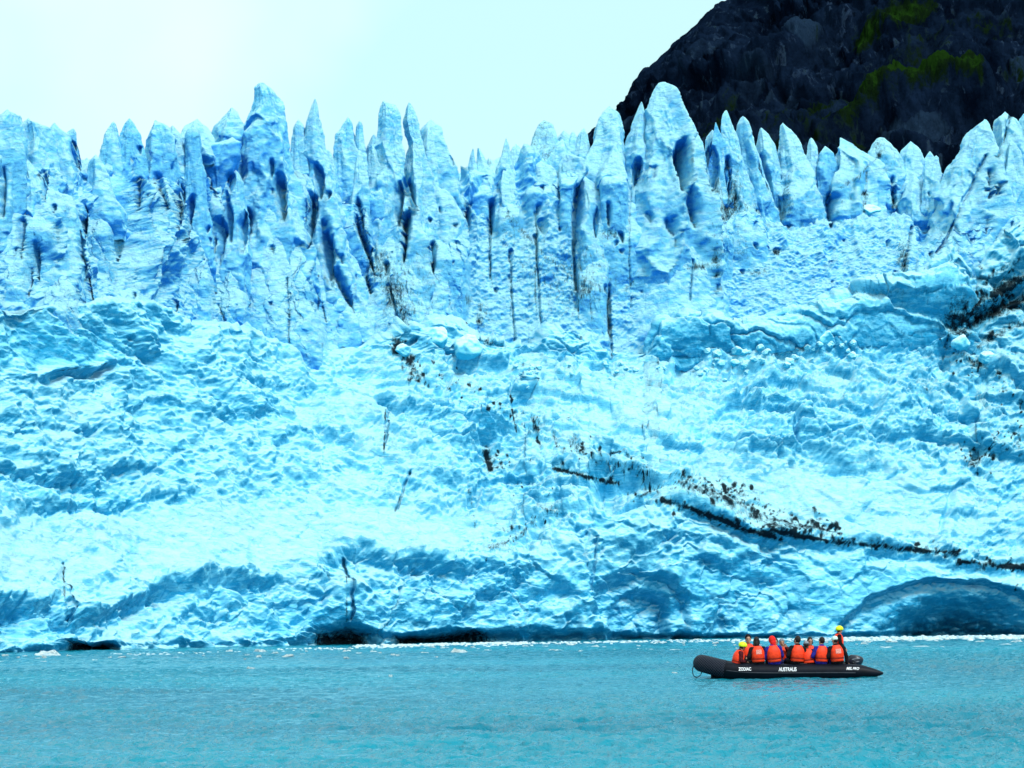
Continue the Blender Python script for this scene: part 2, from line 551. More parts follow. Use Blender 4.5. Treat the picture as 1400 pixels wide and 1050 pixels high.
pin(1.4, .9, (219, 122, 138), (226, 118, 144), (245, 112, 150), (280, 106, 156), (330, 104, 162))
pin(2.4, 1., (167, 210, 216), (172, 206, 228), (190, 196, 240), (215, 192, 250), (260, 186, 258), (330, 180, 266), dn=.15)
pin(3.0, .9, (175, 232, 240), (182, 226, 246), (210, 222, 254), (260, 216, 262))
pin(.6, 1., (177, 258, 268), (184, 253, 272), (215, 250, 276), (250, 246, 282), (310, 240, 288), (400, 230, 296), rnd=1, dn=.25)
pin(3.2, 1., (168, 264, 276), (174, 252, 286), (195, 244, 298), (230, 240, 306))
pin(4.2, 1., (149, 314, 319), (155, 308, 327), (170, 294, 334), (190, 286, 338), (230, 276, 346), (290, 268, 350))
pin(1.2, 1.1, (192, 312, 322), (200, 285, 330), (220, 280, 326), (255, 284, 318), (300, 288, 312), dn=.55)
pin(.6, 1.15, (117, 351, 366), (121, 347, 377), (132, 346, 385), (150, 343, 391), (180, 334, 396), (215, 324, 402), (260, 314, 412), (320, 300, 424), (400, 284, 440), (480, 272, 452), big=1, rnd=1)
pin(-.7, 1., (236, 318, 326), (250, 310, 332), (290, 300, 336), (350, 292, 340), (430, 280, 346), dn=.0)
pin(2.2, .9, (167, 404, 412), (175, 398, 416), (200, 394, 420), (260, 390, 424))
pin(.9, 1., (136, 430, 432), (145, 425, 435), (165, 418, 438), (200, 413, 442), (230, 411, 452), (270, 402, 462), (330, 392, 474), (420, 380, 486), (480, 372, 492), big=1)
pin(2.0, .8, (206, 446, 450), (220, 442, 458), (250, 440, 470), (290, 436, 482), (330, 432, 490), dn=.3)
pin(2.4, 1., (162, 474, 478), (168, 468, 484), (185, 458, 488), (210, 449, 492), (250, 446, 500), (300, 440, 506), dn=.25)
pin(1.7, .9, (167, 490, 494), (172, 487, 496), (195, 485, 498), (220, 484, 501), (265, 478, 506), dn=.1)
pin(.9, .9, (207, 489, 491), (220, 484, 497), (250, 478, 504), (290, 470, 508), (320, 466, 512))
pin(1.4, .9, (186, 508, 514), (200, 502, 518), (230, 498, 524), (280, 490, 530))
pin(.9, 1.1, (140, 522, 528), (145, 518, 542), (158, 516, 549), (185, 514, 552), (220, 508, 556), (260, 496, 566), (320, 482, 580), (400, 470, 594), (470, 464, 600), big=1)
pin(.4, 1., (141, 558, 561), (148, 553, 566), (165, 548, 572), (200, 556, 578), (240, 548, 590), (290, 540, 604), (350, 530, 616), (430, 524, 626), big=1)
pin(2.3, 1., (171, 580, 596), (176, 574, 601), (195, 571, 607), (225, 570, 618), (255, 566, 626), (300, 560, 634), dn=.1)
pin(1.2, .8, (177, 583, 588), (188, 579, 594), (215, 577, 596), (250, 576, 600), (300, 572, 606))
pin(-.3, .9, (296, 460, 466), (310, 454, 474), (350, 448, 490), (400, 444, 506), (470, 440, 520))
pin(-.2, .9, (258, 590, 602), (268, 580, 616), (300, 572, 632), (360, 564, 644))
pin(3.2, .8, (204, 646, 647.5), (215, 642, 649), (235, 639, 654), (270, 634, 662))
pin(3.0, .8, (203, 653, 655), (215, 652, 662), (235, 650, 670), (270, 646, 678))
pin(4.2, .8, (238, 627, 634), (248, 626, 640), (270, 622, 646), dn=.8)
pin(2.6, .9, (190, 691, 693), (200, 687, 697), (222, 680, 704), (255, 672, 716), (300, 664, 724))
pin(3.6, .9, (202, 700, 712), (208, 696, 718), (230, 692, 722), (270, 690, 726), dn=.2)
pin(1.4, .9, (226, 690, 696), (236, 686, 702), (262, 682, 708), (300, 678, 714))
pin(3.2, 1., (166, 742, 745), (171, 736, 754), (185, 729, 757), (205, 722, 760), (240, 716, 766), (280, 712, 770), dirty=.3)
pin(4.4, .9, (181, 768, 774), (188, 763, 782), (210, 757, 788), (250, 752, 794), dn=.15)
pin(4.0, .8, (182, 781, 786), (190, 776, 790), (230, 770, 794), (260, 768, 798))
pin(3.4, .8, (176, 797, 799), (184, 790, 803), (205, 786, 806), (245, 782, 812), dn=.1)
pin(2.0, 1., (195, 764, 774), (206, 746, 780), (225, 740, 786), (260, 736, 792), dn=.3)
pin(-.2, 1.1, (213, 770, 784), (219, 764, 802), (229, 760, 806), (242, 762, 796), (262, 764, 784), rnd=1, dn=-.2)
pin(1.2, 1., (224, 722, 742), (230, 718, 756), (244, 716, 764), (266, 716, 768), rnd=1)
pin(1.8, 1.05, (150, 828, 838), (155, 823, 848), (172, 816, 852), (200, 806, 856), (230, 796, 864), (280, 786, 876), (340, 778, 886))
pin(-.2, .9, (200, 838, 842), (214, 832, 848), (232, 822, 852), (262, 816, 858))
pin(-.2, 1.1, (246, 786, 806), (254, 780, 822), (280, 778, 834), (320, 780, 840), (360, 782, 836), (410, 786, 832), rnd=1)
pin(1.3, 1., (140, 876, 878), (150, 871, 881), (165, 865, 884), (185, 858, 887), (215, 852, 890), (270, 846, 898), (340, 838, 906))
pin(.8, 1.2, (116, 898, 910), (120, 892, 918), (130, 887, 925), (148, 883, 930), (170, 881, 939), (200, 876, 952), (240, 868, 964), (300, 858, 980), (380, 846, 996), (470, 838, 1006), big=1, rnd=1)
pin(.9, .9, (154, 932, 938), (162, 930, 944), (180, 930, 952), (210, 930, 960), (260, 932, 972), (320, 930, 984))
pin(3.2, .8, (181, 970, 978), (190, 964, 984), (215, 960, 988), (260, 956, 992), dn=.1)
pin(1.6, .85, (168, 977.5, 979), (178, 975, 983), (195, 971, 992), (225, 968, 998), (270, 966, 1004), (310, 964, 1006), dn=.45)
pin(1.9, .95, (153, 990, 995), (160, 986, 999), (180, 984, 1006), (210, 984, 1016), (250, 982, 1030), (300, 980, 1046), (340, 978, 1056), dirty=.2)
pin(.4, .8, (242, 980, 983), (256, 976, 988), (290, 972, 996), (330, 968, 1004), dirty=.25)
pin(2.6, .9, (162, 1012, 1019), (168, 1008, 1024), (185, 1006, 1032), (215, 1006, 1044), (260, 1008, 1056), (310, 1008, 1062))
pin(3.8, .9, (176, 1039, 1042), (184, 1037, 1052), (200, 1034, 1062), (235, 1032, 1070), (290, 1030, 1078))
pin(4.4, 1., (172, 1066, 1075), (178, 1064, 1083), (200, 1062, 1098), (235, 1060, 1114), (275, 1056, 1126), (320, 1052, 1134), dirty=.12)
pin(5.6, .8, (190, 1107, 1111), (200, 1103, 1117), (225, 1098, 1122), (270, 1094, 1128))
pin(5.0, .9, (203, 1125, 1132), (210, 1118, 1140), (235, 1114, 1146), (275, 1118, 1144), (310, 1126, 1140), dn=.7)
pin(5.2, 1.1, (189, 1148, 1150), (196, 1147, 1162), (208, 1144, 1180), (225, 1138, 1208), (250, 1132, 1224), (290, 1128, 1228), (330, 1126, 1230), dirty=.12)
pin(5.4, 1., (192, 1196, 1211), (198, 1191, 1219), (212, 1186, 1226), (240, 1182, 1232), (310, 1178, 1238), rnd=1, dirty=.25)
pin(5.6, .9, (198, 1240, 1250), (206, 1233, 1258), (225, 1226, 1262), (260, 1222, 1270), (310, 1218, 1276))
pin(6.4, .8, (210, 1268, 1275), (218, 1262, 1282), (250, 1256, 1290))
pin(3.6, .9, (245, 1244, 1254), (255, 1236, 1260), (285, 1228, 1266), (320, 1222, 1272))
pin(2.8, .8, (216, 1276, 1284), (230, 1268, 1290), (260, 1258, 1296), (310, 1248, 1300))
pin(2.0, 1.1, (165, 1344, 1348), (172, 1334, 1352), (190, 1316, 1356), (212, 1300, 1360), (250, 1282, 1368), (300, 1262, 1378), (360, 1242, 1384), (420, 1230, 1390), big=1)
pin(3.0, 1., (159, 1368, 1382), (164, 1362, 1394), (175, 1361, 1404), (200, 1356, 1412), (260, 1350, 1420), (330, 1344, 1430), dirty=.1)
pin(1.0, 1., (196, 1380, 1386), (208, 1376, 1394), (240, 1370, 1404), (300, 1362, 1414), (350, 1356, 1420))
pin(2.6, 1., (157, 1398, 1408), (166, 1392, 1424), (200, 1388, 1440), (260, 1384, 1456), (340, 1380, 1470))
# beyond the edges of the photograph
pin(2.0, 1., (150, -60, -50), (165, -74, -38), (220, -90, -26), (320, -104, -14))
pin(2.4, 1., (176, -130, -118), (190, -142, -108), (250, -156, -96), (330, -166, -90))
pin(2.0, 1., (170, 1462, 1474), (190, 1450, 1490), (250, 1440, 1504), (330, 1430, 1514))
pin(2.0, 1., (178, 1592, 1602), (200, 1578, 1618), (260, 1568, 1630), (330, 1560, 1640))
pin(3.0, 1., (192, 1648, 1656), (210, 1636, 1670), (260, 1626, 1680), (330, 1620, 1690))
pin(3.0, 1., (170, -196, -184), (190, -206, -174), (250, -222, -164), (330, -230, -150))
pin(3.0, 1., (188, 1524, 1534), (205, 1512, 1546), (260, 1504, 1560), (330, 1496, 1566))


def build_serac(i, dy, kd, rows, kw):
    rows = sorted(rows)
    rv = np.array([r[0] for r in rows], float)
    big = kw.get('big')
    v0, v1 = rv[0], rv[-1]
    nr = int(max(40, (v1 - v0) / 1.5))
    nt = 128 if big else 84
    v = np.linspace(v0, v1, nr)
    L, Rr = I(v, rv, [r[1] for r in rows]), I(v, rv, [r[2] for r in rows])
    wob = np.minimum(Rr - L, 26) * np.minimum(1, .06 + (v - v0) / 60.)
    sd_ = lambda k: fbm(np.stack([v * .028 + i * 7.7, v * 0 + k * 5.1, v * 0], -1), 4, .6, 2, 3)
    L, Rr = L + .10 * wob * sd_(1), Rr + .10 * wob * sd_(2)
    ker = np.ones(3) / 3
    sm = lambda a: np.concatenate([a[:1], np.convolve(a, ker, 'valid'), a[-1:]])
    L, Rr = sm(L), sm(Rr)
    uc = (L + Rr) / 2
    um = uc[len(uc) // 3]
    Y = foot(um) + setb(um) + dy
    tt = np.linspace(0, 1, nr)
    Yr = Y - 1.2 * tt + 1.0 * ss(.75, 1., tt) * (v1 < 440)
    c = W(uc, v, Yr)
    hw = (Rr - L) / 2 / FPX * Y
    hd = hw * kd * (.9 - .25 * tt) + .25
    hd = np.minimum(hd, 3.2)
    th = np.linspace(0, 2 * np.pi, nt, endpoint=False)
    rg = np.random.default_rng(100 + i)
    # cross-section: a few flat faces meeting in edges, twisting a little upwards
    npl = (4 if i % 3 else 5) if not kw.get('rnd') else 6
    base = np.sort(rg.uniform(0, 2 * np.pi, 1) + np.arange(npl) * 2 * np.pi / npl + rg.uniform(-.38, .38, npl))
    rr = np.full((nr, nt), 9.)
    for b in base:
        a = b + .35 * np.sin(tt * rg.uniform(1, 3) + rg.uniform(0, 6))[:, None]
        off = rg.uniform(.7, 1.0)
        cs = np.cos(th[None] - a)
        rr = np.minimum(rr, np.where(cs > .05, off / np.maximum(cs, .05), 9.))
    rr = np.minimum(rr, 1.45)
    rr = rr * .95 + .05
    x = rr * np.cos(th)
    y = rr * np.sin(th)
    mx, mn = x.max(1, keepdims=True), x.min(1, keepdims=True)
    x = np.where(x > 0, x / mx, -x / mn)
    y = y / np.maximum(np.abs(y).max(1, keepdims=True), .3)
    P = np.stack([c[:, None, 0] + x * hw[:, None], c[:, None, 1] + y * hd[:, None], np.broadcast_to(c[:, None, 2], x.shape)], -1)
    out = np.stack([x, y, np.zeros_like(x)], -1)
    out /= np.linalg.norm(out, axis=-1, keepdims=True) + 1e-6
    amp = np.clip(hw, .08, 2.4)[:, None]
    q = np.concatenate([np.cos(th)[None, :, None] * 1.4 * np.ones((nr, 1, 1)), np.sin(th)[None, :, None] * 1.4 * np.ones((nr, 1, 1)), P[..., 2:3] * .12], -1) + i * 3.7
    fl = fbm(q * 1.3, 3, .55, 2, i)
    md = fbm(P * np.array([.8, .8, .55]), 4, .6, 0, 20 + i)
    sm_ = fbm(P * np.array([2.0, 2.0, 2.4]), 4, .6, 1, 5)
    hx = P[..., 0] + .6 * P[..., 1]
    f1, f2, rid, tl = worley(hx * .5 + .7 * fbm(P * .3, 3, .55, 0, 11), P[..., 2] * .11 + .5 * fbm(P * .25, 2, .5, 0, 12), 40 + i)
    g1, g2, rid2, tl2 = worley(hx * 1.3 + .6 * fbm(P * .6, 3, .55, 0, 14), P[..., 2] * .5 + .5 * fbm(P * .5, 2, .5, 0, 15), 41 + i)
    sc_ = .8 * (np.clip(f1, 0, 1.1) ** 2 - .3) + .3 * (rid - .5) * ss(0, .1, f2 - f1) + .1 * (np.clip(g1, 0, 1) ** 1.5 - .4) + .1 * (rid2 - .5) * ss(0, .1, g2 - g1)
    d = amp * (.12 * fl + .12 * md + .85 * sc_) + .06 * sm_ * np.minimum(1, amp * 1.5)
    P = P + out * d[..., None]
    P[..., 2] += .22 * fbm(P * 1.1, 3, .5, 0, 9) * np.minimum(1, amp)
    P, cv = carve(P, (out[..., 1] < .1) * 1.)
    # rounded cap
    tip = P[0].mean(0)
    cap = []
    for f_, h_ in (((.75, .3), (.4, .46), (.12, .52)) if kw.get('rnd') else ((.72, .3), (.4, .6), (.12, .88))):
        ring = tip + (P[0] - tip) * f_
        ring[:, 2] += h_ * min(1.2, hw[0] * 1.0)
        cap.append(ring)
    P = np.concatenate([np.array(cap[::-1]), P], 0)
    fq = grid_faces(nr + 3, nt, True)[:, ::-1]
    V = P.reshape(-1, 3)
    top = np.array([[tip[0], tip[1], tip[2] + (.54 if kw.get('rnd') else 1.) * min(1.2, hw[0])]])
    V = np.concatenate([V, top])
    k = len(V) - 1
    j = np.arange(nt)
    tri = np.stack([np.full(nt, k), j, j, (j + 1) % nt], -1)[:, [0, 3, 1, 1]]
    # keep quads only: a cap quad per two edges
    j2 = np.arange(0, nt, 2)
    capq = np.stack([np.full(len(j2), k), j2, (j2 + 1) % nt, (j2 + 2) % nt], -1)
    fq = np.concatenate([fq, capq])
    u_, v_ = PX(V)
    cvv = np.concatenate([np.zeros(3 * nt), cv.ravel(), [0]])
    dense = kw.get('dn', 0.) + .4 * (1 - ss(300, 640, um)) + .3 * fbm(V * .2, 3, .5, 0, 8) + .25 * ss(.3, 1., cvv)  # hollows bluer with depth: fresh ice, partly painted-in occlusion
    dirt = dirt_wall(u_, v_) + kw.get('dirty', 0.) * (1 + fbm(V * np.array([1, 1, .2]), 3))
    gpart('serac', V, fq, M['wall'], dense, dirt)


# ---- the broken ice slope between the water and the wall
LEDGES = [  # polyline of the lip, outward push (m), inward push (m), band above px, band below px
    ([(80, 842), (130, 838), (180, 818), (215, 796), (280, 782), (330, 784), (375, 792)], .6, .9, 14, 24),
    ([(-160, 822), (0, 824), (70, 820), (95, 826)], .6, .7, 12, 40),
    ([(440, 775), (470, 757), (490, 750), (560, 768), (640, 775), (720, 772)], .65, .6, 16, 34),
    ([(725, 770), (690, 800), (650, 812)], .5, .9, 10, 26),
    ([(905, 684), (960, 700), (1020, 722), (1060, 732)], .7, .8, 12, 18),
    ([(1060, 726), (1150, 738), (1250, 750), (1310, 756)], .5, .7, 10, 16),
    ([(1300, 766), (1350, 772), (1420, 776), (1560, 780)], .5, .7, 10, 14),
    ([(-160, 640), (0, 640), (60, 650), (130, 662)], .7, 1.2, 10, 22),
    ([(40, 692), (110, 690), (180, 682), (250, 676)], .8, 1.2, 10, 18),
    ([(130, 640), (180, 640), (215, 648)], .6, .9, 6, 12),
    ([(55, 512), (80, 508), (110, 506), (148, 494)], .6, 1.2, 10, 8),
    ([(280, 560), (330, 566), (370, 564)], .6, 1.1, 8, 14),
    ([(525, 545), (570, 560), (640, 580), (665, 590)], .8, 1.2, 10, 16),
    ([(580, 690), (660, 674), (720, 660)], .5, .8, 8, 14),
    ([(750, 640), (800, 652), (850, 662)], .7, 1.2, 8, 14),
    ([(760, 640), (830, 618), (880, 640)], .5, .9, 8, 12),
    ([(905, 728), (950, 722), (1000, 742)], .4, .8, 8, 12),
    ([(1010, 545), (1060, 560), (1120, 550)], .6, 1.0, 8, 20),
    ([(1150, 535), (1220, 560), (1290, 550), (1340, 570)], .6, 1.0, 8, 22),
    ([(1290, 470), (1340, 420), (1400, 385), (1500, 370)], .8, 1.0, 10, 22),
    ([(1060, 600), (1120, 640), (1180, 640)], .4, .8, 8, 16),
    ([(140, 560), (200, 545), (240, 552)], .4, .8, 8, 14),
    ([(330, 520), (400, 512), (460, 530)], .5, .9, 8, 14),
    ([(0, 590), (60, 575), (120, 590)], .5, .8, 8, 14),
    ([(380, 600), (440, 580), (500, 600)], .5, .9, 8, 16),
    ([(1180, 690), (1260, 700), (1330, 690)], .2, .3, 12, 14),
]
KEY = {0, 1, 2, 4, 5, 6, 10, 19}
ARCHES = [  # cu, base v, ru, rv, depth, edge softness
    (1296, 876, 152, 84, 1.6, .08), (1318, 878, 136, 70, 6.0, .9),
    (868, 842, 78, 66, 1.6, .3), (872, 846, 46, 40, 1.0, .3), (1040, 800, 70, 50, .9, .4), (960, 790, 40, 34, .8, .4),
    (760, 850, 46, 60, .8, .4),
]


def build_slope():
    us = np.arange(-230, 1690, 1.15)
    yf, sb = foot(us), setb(us)
    vf = PX(W(us, 880, yf) * np.array([1, 1, 0]))[1]
    vc, vr, vm = cliff(us), crest(us), ramparts(us)
    vm = np.maximum(vm, vr + 6)
    nr, nb = 470, 34
    t = np.linspace(0, 1, nr)[:, None]
    vb = vf + 26
    v = vb + (vr - vb) * t
    u = np.broadcast_to(us, v.shape)
    Y = np.empty_like(v)
    for k in range(len(us)):
        Y[:, k] = np.interp(-v[:, k], [-vb[k], -vf[k], -vc[k], -(vm[k] * .5 + vc[k] * .5), -vm[k], -vr[k]],
                            [yf[k] - .2, yf[k], yf[k] + 2.6, yf[k] + 9.5, yf[k] + sb[k] - 5.2, yf[k] + sb[k] - 4.6])
    ker = np.hanning(31)
    ker /= ker.sum()
    pad = np.pad(Y, ((15, 15), (0, 0)), 'edge')
    Y = sum(ker[i] * pad[i:i + nr] for i in range(31))
    pad = np.pad(Y, ((0, 0), (15, 15)), 'edge')
    Y = sum(ker[i] * pad[:, i:i + len(us)] for i in range(31))
    P = W(u, v, Y)
    tb = np.linspace(0, 1, nb + 1)[1:, None]
    Yb = Y[-1][None] + 7.5 * tb
    bk = W(np.broadcast_to(us, (nb, len(us))), vr + 0 * tb, Yb)
    bk[..., 2] -= 1.0 * tb ** 2 * 4
    P = np.concatenate([P, bk], 0)
    face = np.concatenate([np.ones((nr, 1)), np.zeros((nb, 1))], 0)
    N = -normals(P)
    N = np.where((N[..., 1:2] - N[..., 2:3]) > 0, -N, N)
    u0, v0 = PX(P)
    v0 = np.where(face > 0, v0, vr[None])
    u0 = np.broadcast_to(us, u0.shape)
    x, y, z = P[..., 0], P[..., 1], P[..., 2]
    below = ss(-14, 10, v0 - vc[None])          # the cliff at the water
    ramp = 1 - below
    ramp_r = ss(vm[None] + 8, vm[None] - 8, v0) * np.ones_like(u0)
    # zones
    left = 1 - ss(430, 640, u0)
    smooth = np.maximum.reduce([.85 * ell(u0, v0, 1160, 690, 190, 52, 3), .75 * ell(u0, v0, 300, 735, 190, 48, 3), .8 * ell(u0, v0, 560, 720, 130, 34, 3), .7 * ell(u0, v0, 60, 760, 120, 46, 3), .5 * ell(u0, v0, 860, 560, 90, 70),
                                .6 * ramp_r * ((u0 > 870) & (u0 < 1330)), .4 * ramp_r * (u0 < 170)])
    calm = 1 - smooth
    rightcliff = below * ss(620, 760, u0)
    # large undulation
    d = 1.0 * fbm(P * .11, 3, .5, 0, 31) + .5 * fbm(P * np.array([.25, .25, .4]), 3, .5, 0, 32) * (.4 + .6 * calm)
    # broken ledges: lips that lean out over a step
    wv = 1.8 * fbm(P * np.array([.13, .13, .16]), 3, .55, 0, 33) + .05 * x * (left * 2 - 1)
    for fr, am, sd, zm in ((.5, .3, 34, .35 + .65 * left), (.85, .2, 35, .35 + .65 * left), (1.5, .13, 36, 1)):
        ph = z * fr + wv * fr * 1.7 + .8 * fbm(P * np.array([.5, .5, .3]) * fr * 1.6, 3, .6, 0, sd)
        fp = ph - np.floor(ph)
        saw = fp * (1 - ss(.72, 1., fp))
        mk = ss(-.25, .35, fbm(P * np.array([.3, .3, .5]) * fr * 1.5, 2, .5, 0, sd + 10))
        d = d + am * saw * mk * zm * ramp * calm * 1.5
    # tumbled blocks
    sx, sz = x, (z + .6 * y)
    wx = .7 * fbm(P * .6, 3, .6, 0, 51)
    wz = .7 * fbm(P * .6, 3, .6, 0, 52)
    rubm = np.clip(.25 + .75 * (1 - left) + .5 * ell(u0, v0, 620, 470, 200, 26) + .9 * ell(u0, v0, 1060, 480, 150, 22), 0, 1.2) * calm * ramp * (1 - .8 * ramp_r)
    for sc, am, sd, thr in ((.5, .42, 61, .6), (1.0, .26, 62, .5), (2.1, .15, 63, .4), (4., .07, 64, .3)):
        f1, f2, rid, tl = worley(sx * sc + wx, sz * sc * 1.15 + wz, sd)
        dome = np.clip(1 - f1 * 1.25, 0, 1) ** .6
        edge = ss(0, .16, f2 - f1)
        on = ss(thr - .1, thr + .1, rid + .35 * fbm(P * .25, 2, .5, 0, sd))
        d = d + am * rubm * on * (edge * (.25 + .55 * dome) + .55 * tl * edge)
    # broad tilted planes
    for sc, am, sd in ((.15, .75, 65), (.3, .4, 66)):
        f1, f2, rid, tl = worley(sx * sc + .6 * fbm(P * .12, 3, .55, 0, 53), sz * sc * 1.3 + .6 * fbm(P * .12, 3, .55, 0, 54), sd)
        d = d + am * tl * 2.2 * ss(0, .12, f2 - f1) * ramp * (.35 + .65 * calm) * (1 - .7 * left)
    # hackly medium and fine relief
    wq = .8 * np.stack([fbm(P * .3, 3, .5, 0, 74), 0 * x, fbm(P * .3, 3, .5, 0, 75)], -1)

    def folds(sg, st):
        rot = np.stack([x + sg * .25 * z, y, z - sg * .18 * x], -1) + wq
        return .3 * fbm(rot * st, 6, .58, 2, 71) + .3 * fbm(rot * st * .45, 3, .5, 1, 76) + 1.0 * fbm(rot * st * .22, 4, .55, 2, 77)
    fold = folds(-1, np.array([.4, .7, 1.15])) * left + folds(1, np.array([.65, .8, 1.05])) * (1 - left)
    d = d + fold * (.3 + .7 * calm) * (1 - .5 * rightcliff)
    d = d + .015 * fbm(P * 4.5, 2, .6, 1, 73) * (.35 + .65 * calm)
    # conchoidal faces on the clean cliff
    f1, f2, rid, tl = worley(x * .22 + wx * .5, z * .3 + wz * .5, 81)
    d = d + below * (.9 * tl * ss(0, .2, f2 - f1) + .35 * rid)
    f1, f2, rid, tl = worley(x * .6 + wx * .6, z * .75 + wz * .6, 82)
    d = d + below * (.5 * tl * ss(0, .15, f2 - f1))
    # named ledges
    lipmask = np.zeros_like(u0)
    for li, (pts, o, i_, ha, hb) in enumerate(LEDGES):
        key = li in KEY
        pp = sorted(pts)
        ys_ = [p[1] for p in pp]
        m = (u0 > pp[0][0] - 40) & (u0 < pp[-1][0] + 40) & (v0 > min(ys_) - 70) & (v0 < max(ys_) + 110) & (face > 0)
        uu, vv, Q = u0[m], v0[m], P[m]
        lv = np.interp(uu, [p[0] for p in pp], [p[1] for p in pp]) + (11 if key else 17) * fbm(Q * np.array([.3, .3, .3]), 4, .65, 0, 91)
        end = ss(pp[0][0] - 26, pp[0][0] + 10, uu) * (1 - ss(pp[-1][0] - 10, pp[-1][0] + 26, uu))
        dv = vv - lv
        hb = hb * .62 * (1 + .7 * fbm(Q * .3, 2, .5, 0, 93))
        if not key:
            o, i_ = o * .45, i_ * .45
        sp = 20 if li in (1, 2, 0) else 13
        a = np.where(dv < 0, o * np.exp(-(dv / ha) ** 2), o - (o + i_) * ss(0, sp, dv))
        a = np.where(dv > 0, a * (1 - ss(hb * .4 + sp * .5, hb * 1.9 + sp, dv)), a)
        brk = ss(-.4, .2, fbm(Q * np.array([.45, .45, .6]), 3, .6, 0, 92 + li)) if not key else ss(-.7, .1, fbm(Q * np.array([.45, .45, .6]), 3, .6, 0, 92 + li))
        a = a * np.where(dv > 0, .1 + .85 * brk, .3 + .7 * brk) * end
        band = end * ss(2, 7, dv) * (1 - ss(hb * .6, hb * 1.5, dv))
        a = a + band * (.55 * fbm(Q * np.array([.8, .8, 1.2]), 4, .6, 1, 94) + .16 * fbm(Q * 2.0, 3, .6, 2, 95))
        d[m] += a
        lipmask[m] = np.maximum(lipmask[m], band)
    cm = np.maximum(ell(u0, v0, 1292, 860, 165, 90, 4), .6 * ell(u0, v0, 1130, 830, 60, 60, 3))
    d = d * np.where(face > 0, 1, .7) * (1 - .75 * cm)
    P = P + N * d[..., None]
    # arches and undercuts melted into the front
    nz = .12 * fbm(P * .5, 3, .55, 0, 95)
    cave = np.zeros_like(u0)
    arn = fbm(P * np.array([.5, .2, .8]), 3, .5, 2, 96)
    for cu, cv, ru, rv, dep, sf in ARCHES:
        e = np.sqrt(((u0 - cu) / ru) ** 2 + (np.minimum(v0 - cv, 0) / rv) ** 2) + nz * (.6 if cu > 1200 else 1)
        q = 1 - ss(1 - sf, 1 + .02, e)
        m = q > 0
        P[..., 1][m] += (dep * q * (1 + .22 * arn * q))[m]
        cave = np.maximum(cave, q * min(1, dep / 3))
    hu = I(us, [-170, 60, 80, 105, 130, 150, 170, 400, 425, 470, 520, 540, 640, 700, 900, 1150, 1600], [.5, .6, 3.4, 4, 3.2, .9, .6, .7, 3.2, 3.5, 1.2, 3, 3, 1.8, 1.4, .6, .5])
    hh = I(us, [-170, 60, 80, 130, 150, 400, 430, 470, 520, 640, 900, 1600], [7, 7, 16, 14, 8, 10, 32, 38, 14, 20, 9, 7])
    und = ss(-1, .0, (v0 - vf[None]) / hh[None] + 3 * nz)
    P[..., 1] += hu[None] * und * face
    # vertical cracks
    for pts, w, dep in [([(86, 770), (90, 820), (96, 850)], 2, .5), ([(530, 555), (526, 590), (525, 620)], 1.8, .8), ([(556, 655), (540, 700)], 1.6, .6), ([(470, 770), (474, 850)], 2.4, .8), ([(812, 740), (805, 810)], 2, .4), ([(560, 470), (545, 480)], 3, .8)]:
        q, _ = pline(u0 + 3 * fbm(P * .8, 2), v0, pts)
        P[..., 1] += dep * (1 - ss(.4, 1.4, q / w)) * face
    u_, v_ = PX(P)
    # dense clear ice where the front has broken fresh
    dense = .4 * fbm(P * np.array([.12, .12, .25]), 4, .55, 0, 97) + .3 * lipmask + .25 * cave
    for cu, cv, ru, rv, s in [(85, 470, 120, 34, 1.4), (40, 860, 110, 34, 1.0), (440, 850, 90, 30, .7), (1230, 430, 120, 34, 1.9), (1080, 455, 160, 22, 1.7), (940, 465, 60, 26, 1.4), (80, 660, 90, 18, .7), (170, 690, 80, 12, .7),
                              (760, 820, 120, 50, .7), (1080, 800, 260, 55, .7), (1290, 840, 130, 40, .5), (1060, 590, 90, 30, .5), (1250, 580, 90, 30, .5), (590, 570, 70, 24, .5), (280, 810, 70, 14, .8), (330, 845, 120, 26, .5), (600, 830, 110, 30, .5),
                              (340, 555, 60, 16, .45), (250, 500, 120, 20, .3), (570, 465, 40, 14, .3), (1380, 560, 50, 30, .4), (1390, 680, 30, 40, .5), (640, 660, 90, 20, .4), (700, 480, 40, 16, .5), (930, 770, 60, 30, .3)]:
        dense = dense + s * ell(u_, v_, cu, cv, ru, rv)
    dense = dense - .7 * smooth * ramp * (1 - ramp_r)
    # debris bands
    dirt = np.zeros_like(u0)
